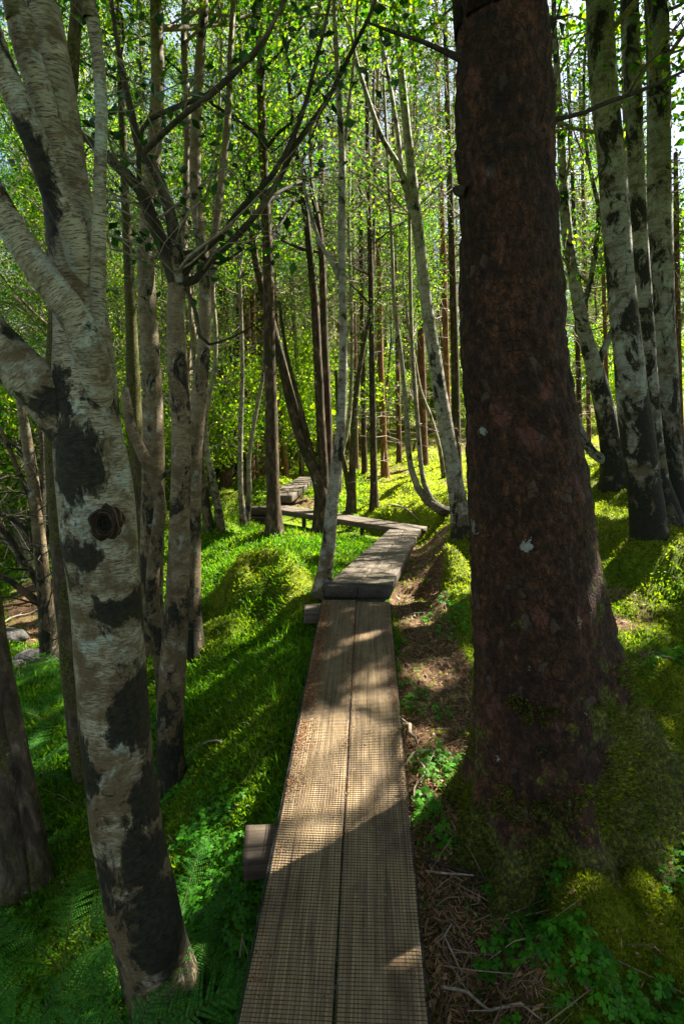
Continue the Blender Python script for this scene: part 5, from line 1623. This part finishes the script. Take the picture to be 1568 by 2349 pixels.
def litter_cover():
    mb = MB()
    x, y, r = polar_pts(110000, 1.05, 12, -30, 42)
    k = off_boards(x, y); x, y, r = x[k], y[k], r[k]
    li, ye = zones(x, y)
    k = rng.random(len(x)) < np.maximum(li, 0.04); x, y, r = x[k], y[k], r[k]
    n = len(x)
    nrm, z = gnormal(x, y)
    L = (0.012 + 0.045 * rng.random(n) ** 2.2) * (0.8 + 0.12 * r)
    nm = nrm + rng.normal(0, 0.3, (n, 3)); nm /= np.linalg.norm(nm, axis=1)[:, None]
    j = rng.random(n)[:, None]
    c = np.array([0.06, 0.032, 0.015]) * (1 - j) + np.array([0.36, 0.21, 0.11]) * j
    d = rand_unit(n); d -= nm * np.sum(d * nm, 1)[:, None]; d /= np.linalg.norm(d, axis=1)[:, None]
    s = np.cross(nm, d)
    w = (0.0010 + 0.0012 * rng.random(n) + (rng.random(n) < 0.12) * 0.006 * rng.random(n))[:, None] * (0.8 + 0.18 * r[:, None])
    p = np.stack([x, y, z + 0.004 + 0.012 * rng.random(n)], 1); L = L[:, None]
    v = np.stack([p - d * L / 2, p + s * w, p + d * L / 2 + nm * L * .05, p - s * w], 1).reshape(-1, 3)
    b = np.arange(n)[:, None] * 4
    mb.add(v, b + np.array([[0, 1, 2, 3]]), None, None, np.repeat(c, 4, 0))
    # small twigs with real thickness
    m = 700
    x, y, r = polar_pts(5000, 1.1, 7, -32, 40)
    li, ye = zones(x, y)
    k = off_boards(x, y, .25) & (rng.random(len(x)) < np.maximum(li, .06)); x, y = x[k][:m], y[k][:m]
    z = ground(x, y)
    for i in range(len(x)):
        a = rng.random() * 6.28; L = 0.05 + 0.22 * rng.random() ** 2
        d = np.array([math.cos(a), math.sin(a), 0]) * L
        p0 = np.array([x[i], y[i], z[i] + 0.008]); p2 = p0 + d; p2[2] = g1(p2[0], p2[1]) + 0.012
        if not off_boards(np.array([p2[0]]), np.array([p2[1]]), .24)[0]: continue
        p1 = (p0 + p2) / 2 + rng.normal(0, L * .08, 3) + np.array([0, 0, .012])
        j = rng.random()
        tube(mb, np.array([p0, p1, p2]), np.array([1, .8, .5]) * (0.0008 + 0.0017 * rng.random() ** 2), 4, 1, smooth_path=False, col=np.array([0.07, 0.045, 0.028]) * (1 - j) + np.array([0.30, 0.21, 0.14]) * j)
    o = mb.build('needle_litter', M['litter'], None, False, True, False)
    tag(o, 'brown needles and broken twigs strewn beside the boards', None, None, 'stuff')
litter_cover()

# ------------------------------------------------------------------ ferns
def make_fern(nf, L, seed, az0=0, az1=360, tilt=0.9):
    rs = np.random.default_rng(seed)
    root = empty('fern')
    for f in range(nf):
        mb = MB()
        az = R(az0 + (az1 - az0) * (f + .5 * rs.random()) / nf)
        Lf = L * (.75 + .4 * rs.random())
        m = 21
        el = tilt + rs.normal(0, .12)
        p = np.zeros(3); pts = [p.copy()]
        for i in range(m):
            p = p + np.array([math.cos(az) * math.cos(el), math.sin(az) * math.cos(el), math.sin(el)]) * Lf / m
            el -= (1.5 / m) * (0.6 + rs.random() * .5)
            pts.append(p.copy())
        pts = np.array(pts)
        tube(mb, pts, np.linspace(0.0022, 0.0006, len(pts)), 4, 1, smooth_path=False, col=(.10, .13, .03))
        side = np.array([-math.sin(az), math.cos(az), 0])
        tn = np.gradient(pts, axis=0); tn /= np.linalg.norm(tn, axis=1)[:, None]
        C, D, U, S = [], [], [], []
        for i in range(4, m):
            f_ = (i - 4) / (m - 4)
            pl = Lf * 0.24 * (math.sin(math.pi * (0.16 + 0.84 * f_)) ** .8)
            for sg in (-1, 1):
                d = side * sg + tn[i] * 0.45 + rs.normal(0, .13, 3); d /= np.linalg.norm(d)
                nrm = np.cross(tn[i], side); nrm = nrm / np.linalg.norm(nrm)
                if nrm[2] < 0: nrm = -nrm
                kk = max(3, int(pl / 0.0062))
                for q in range(kk):
                    g_ = (q + .3) / kk
                    c = pts[i] + d * pl * g_ - nrm * pl * .18 * g_ * g_
                    for s2 in (-1, 1):
                        dd = np.cross(nrm, d) * s2 + d * .5
                        dd /= np.linalg.norm(dd)
                        l2 = 0.0095 * (1.25 - g_) * (Lf / .45)
                        C.append(c + dd * l2 * .5); D.append(dd); U.append(nrm); S.append(l2)
        C, D, U, S = map(np.array, (C, D, U, S))
        sd = np.cross(U, D); s_ = S[:, None]
        v = np.stack([C - D * s_ * .5, C + sd * s_ * .33, C + D * s_ * .5 - U * s_ * .12, C - sd * s_ * .33], 1).reshape(-1, 3)
        b = np.arange(len(C))[:, None] * 4
        j = rs.random(len(C))[:, None]
        col = np.array([0.025, 0.12, 0.018]) + np.array([0.06, 0.14, 0.015]) * j
        mb.add(v, b + np.array([[0, 1, 2, 3]]), None, None, np.repeat(col, 4, 0))
        mb.build('frond', M['veg'], root, False, True, False)
    return root
FV = [make_fern(6, .42, 1), make_fern(5, .34, 2), make_fern(7, .50, 3, tilt=1.15)]
fern_spots = [(405, 2020, 1.95, 1, 1.15, 0.0, .06, 'small bright fern with a horizontal frond right of the large pale birch'), (450, 2130, 1.85, 0, .8, 2.2, .03, 'small fern lower down right of the large pale birch'),
              (200, 2160, 1.40, 2, 1.05, 1.0, .05, 'tall dark fern in front of the foot of the large pale birch'), (70, 2330, 1.40, 2, 1.1, 3.1, .05, 'sprawling fern at the bottom left corner'),
              (300, 2440, 1.25, 1, 1.1, 4.0, .03, 'low fern below the large pale birch at the bottom edge'),
              (0, 2200, 1.65, 0, 1.4, 5.2, .05, 'fern at the left edge above the corner one'), (130, 2050, 2.0, 0, 1.3, .6, .05, 'fern between the brown twin stems and the large pale birch')]
for (px, py, d, k, s, rz, dz, lab) in fern_spots:
    p = P(px, py, d); x, y = p[0], p[1]
    o = copy_tree(FV[k]); o.location = (x, y, g1(x, y) + dz); o.scale = (s, s, s); o.rotation_euler = (0, 0, rz)
    tag(o, lab, 'fern', 'ferns')
slope = []
for k in range(40):
    px = 30 + 130 * rng.random(); py = 1500 + 480 * rng.random()
    p = hit(px, py)
    if any(np.hypot(p[0] - a, p[1] - b) < .3 for a, b in slope): continue
    slope.append((p[0], p[1]))
    o = copy_tree(FV[k % 3]); s = .7 + .5 * rng.random()
    o.location = (p[0], p[1], g1(p[0], p[1])); o.scale = (s, s, s); o.rotation_euler = (0, 0, rng.random() * 6)
    tag(o, 'green fern on the shaded slope behind the brown twin stems', 'fern', 'ferns on the left slope')
    if len(slope) >= 13: break
for pr in FV:
    for ch in list(pr.children): bpy.data.objects.remove(ch)
    bpy.data.objects.remove(pr)

# ------------------------------------------------------------------ stones and fallen wood
def rock(px, py, d, s, label, mat, flat=.6):
    n, m = 20, 28
    u = np.linspace(0, math.pi, n); w = np.arange(m) * 2 * math.pi / m
    v = np.stack([np.outer(np.sin(u), np.cos(w)), np.outer(np.sin(u), np.sin(w)), np.outer(np.cos(u), np.ones(m))], 2).reshape(-1, 3)
    nz = fbm(v * 1.6 + px * .1, 4, int(px) % 50)
    v = v * (0.65 + 0.8 * nz[:, None]) * s * np.array([1.2, .9, flat])
    idx = np.arange(n * m).reshape(n, m)
    q = np.stack([idx[:-1], idx[1:], np.roll(idx, -1, 1)[1:], np.roll(idx, -1, 1)[:-1]], 2).reshape(-1, 4)
    mb = MB(); mb.add(v, q, None, v)
    o = mb.build('rock', mat, None)
    p = P(px, py, d); x, y = p[0], p[1]
    o.location = (x, y, g1(x, y) + s * .1)
    tag(o, label, 'rock', 'rocks in the gully')
M['stone'] = simple_mat('grey_lichened_stone', (0.035, 0.032, 0.028), (0.11, 0.105, 0.095), 14, 0.85, 0.02)
rock(30, 1490, 5.0, .12, 'grey stone at the left edge of the gully', M['stone'])
rock(72, 1478, 5.1, .15, 'largest pale stone in the gully left of the pale birch', M['stone'])
rock(105, 1455, 5.3, .12, 'small stone against the foot of the bare shrub', M['stone'])
rock(20, 1440, 5.9, .15, 'stone behind the others in the dark gully', M['stone'])
def stick(pa, pb, r, label, mat='dead', lift=.012, sag=.02):
    a, b = hit(*pa), hit(*pb)
    a = np.array([a[0], a[1], g1(a[0], a[1]) + lift]); b = np.array([b[0], b[1], g1(b[0], b[1]) + lift])
    ms = [a + (b - a) * t + rng.normal(0, .012, 3) for t in (.25, .5, .75)]
    for q in ms: q[2] = g1(q[0], q[1]) + lift + sag
    mb = MB()
    tube(mb, np.array([a] + ms + [b]), np.array([r, r * .95, r * .8, r * .65, r * .4]), 8, .03, .15, 30, seed=int(pa[0]))
    for t in range(2):
        k = ms[t]; e = k + rng.normal(0, .05, 3); e[2] = k[2] + .02
        tube(mb, np.array([k, (k + e) / 2, e]), [r * .4, r * .3, r * .15], 5, 1, smooth_path=False)
    o = mb.build('fallen_branch', M[mat], None)
    tag(o, label, 'fallen branch', 'fallen branches')
stick((925, 1672), (955, 1712), .012, 'stubby cut stick touching the right edge of the near boards')
stick((958, 1735), (952, 1860), .006, 'thin stick lying lengthwise right of the near boards')
stick((930, 1765), (1005, 1730), .005, 'thin twig lying crosswise right of the near boards')
stick((965, 1975), (1150, 2050), .006, 'long twig reaching from the boards under the spruce roots', 'twig_dark')
stick((975, 2010), (1120, 2030), .004, 'fine pale twig below the long one by the boards')
stick((1010, 2290), (1240, 2349), .005, 'curved twig among the litter at the bottom right')
stick((430, 1745), (520, 1712), .006, 'pale bleached twig on the moss right of the forked tree')
stick((1060, 2260), (1000, 2120), .004, 'slanting twig in the litter below the spruce')
stick((548, 2290), (560, 2120), .0035, 'pale thin stalk left of the near boards')
stick((-20, 1405), (110, 1390), .022, 'log lying across the dark gully at the left', 'brown')
stick((0, 1440), (90, 1400), .012, 'bare bough fallen in the gully')
stick((1330, 1075), (1400, 1070), .02, 'reddish fallen bough by the foot of the knotty forked birch', 'orange')
stick((890, 1160), (960, 1200), .02, 'sunlit broken bough behind the boardwalk corner')
stick((1440, 1550), (1568, 1525), .004, 'thin twig on the moss at the right edge')
print('verts', sum(len(m.vertices) for m in bpy.data.meshes), 'objs', len(bpy.data.objects))
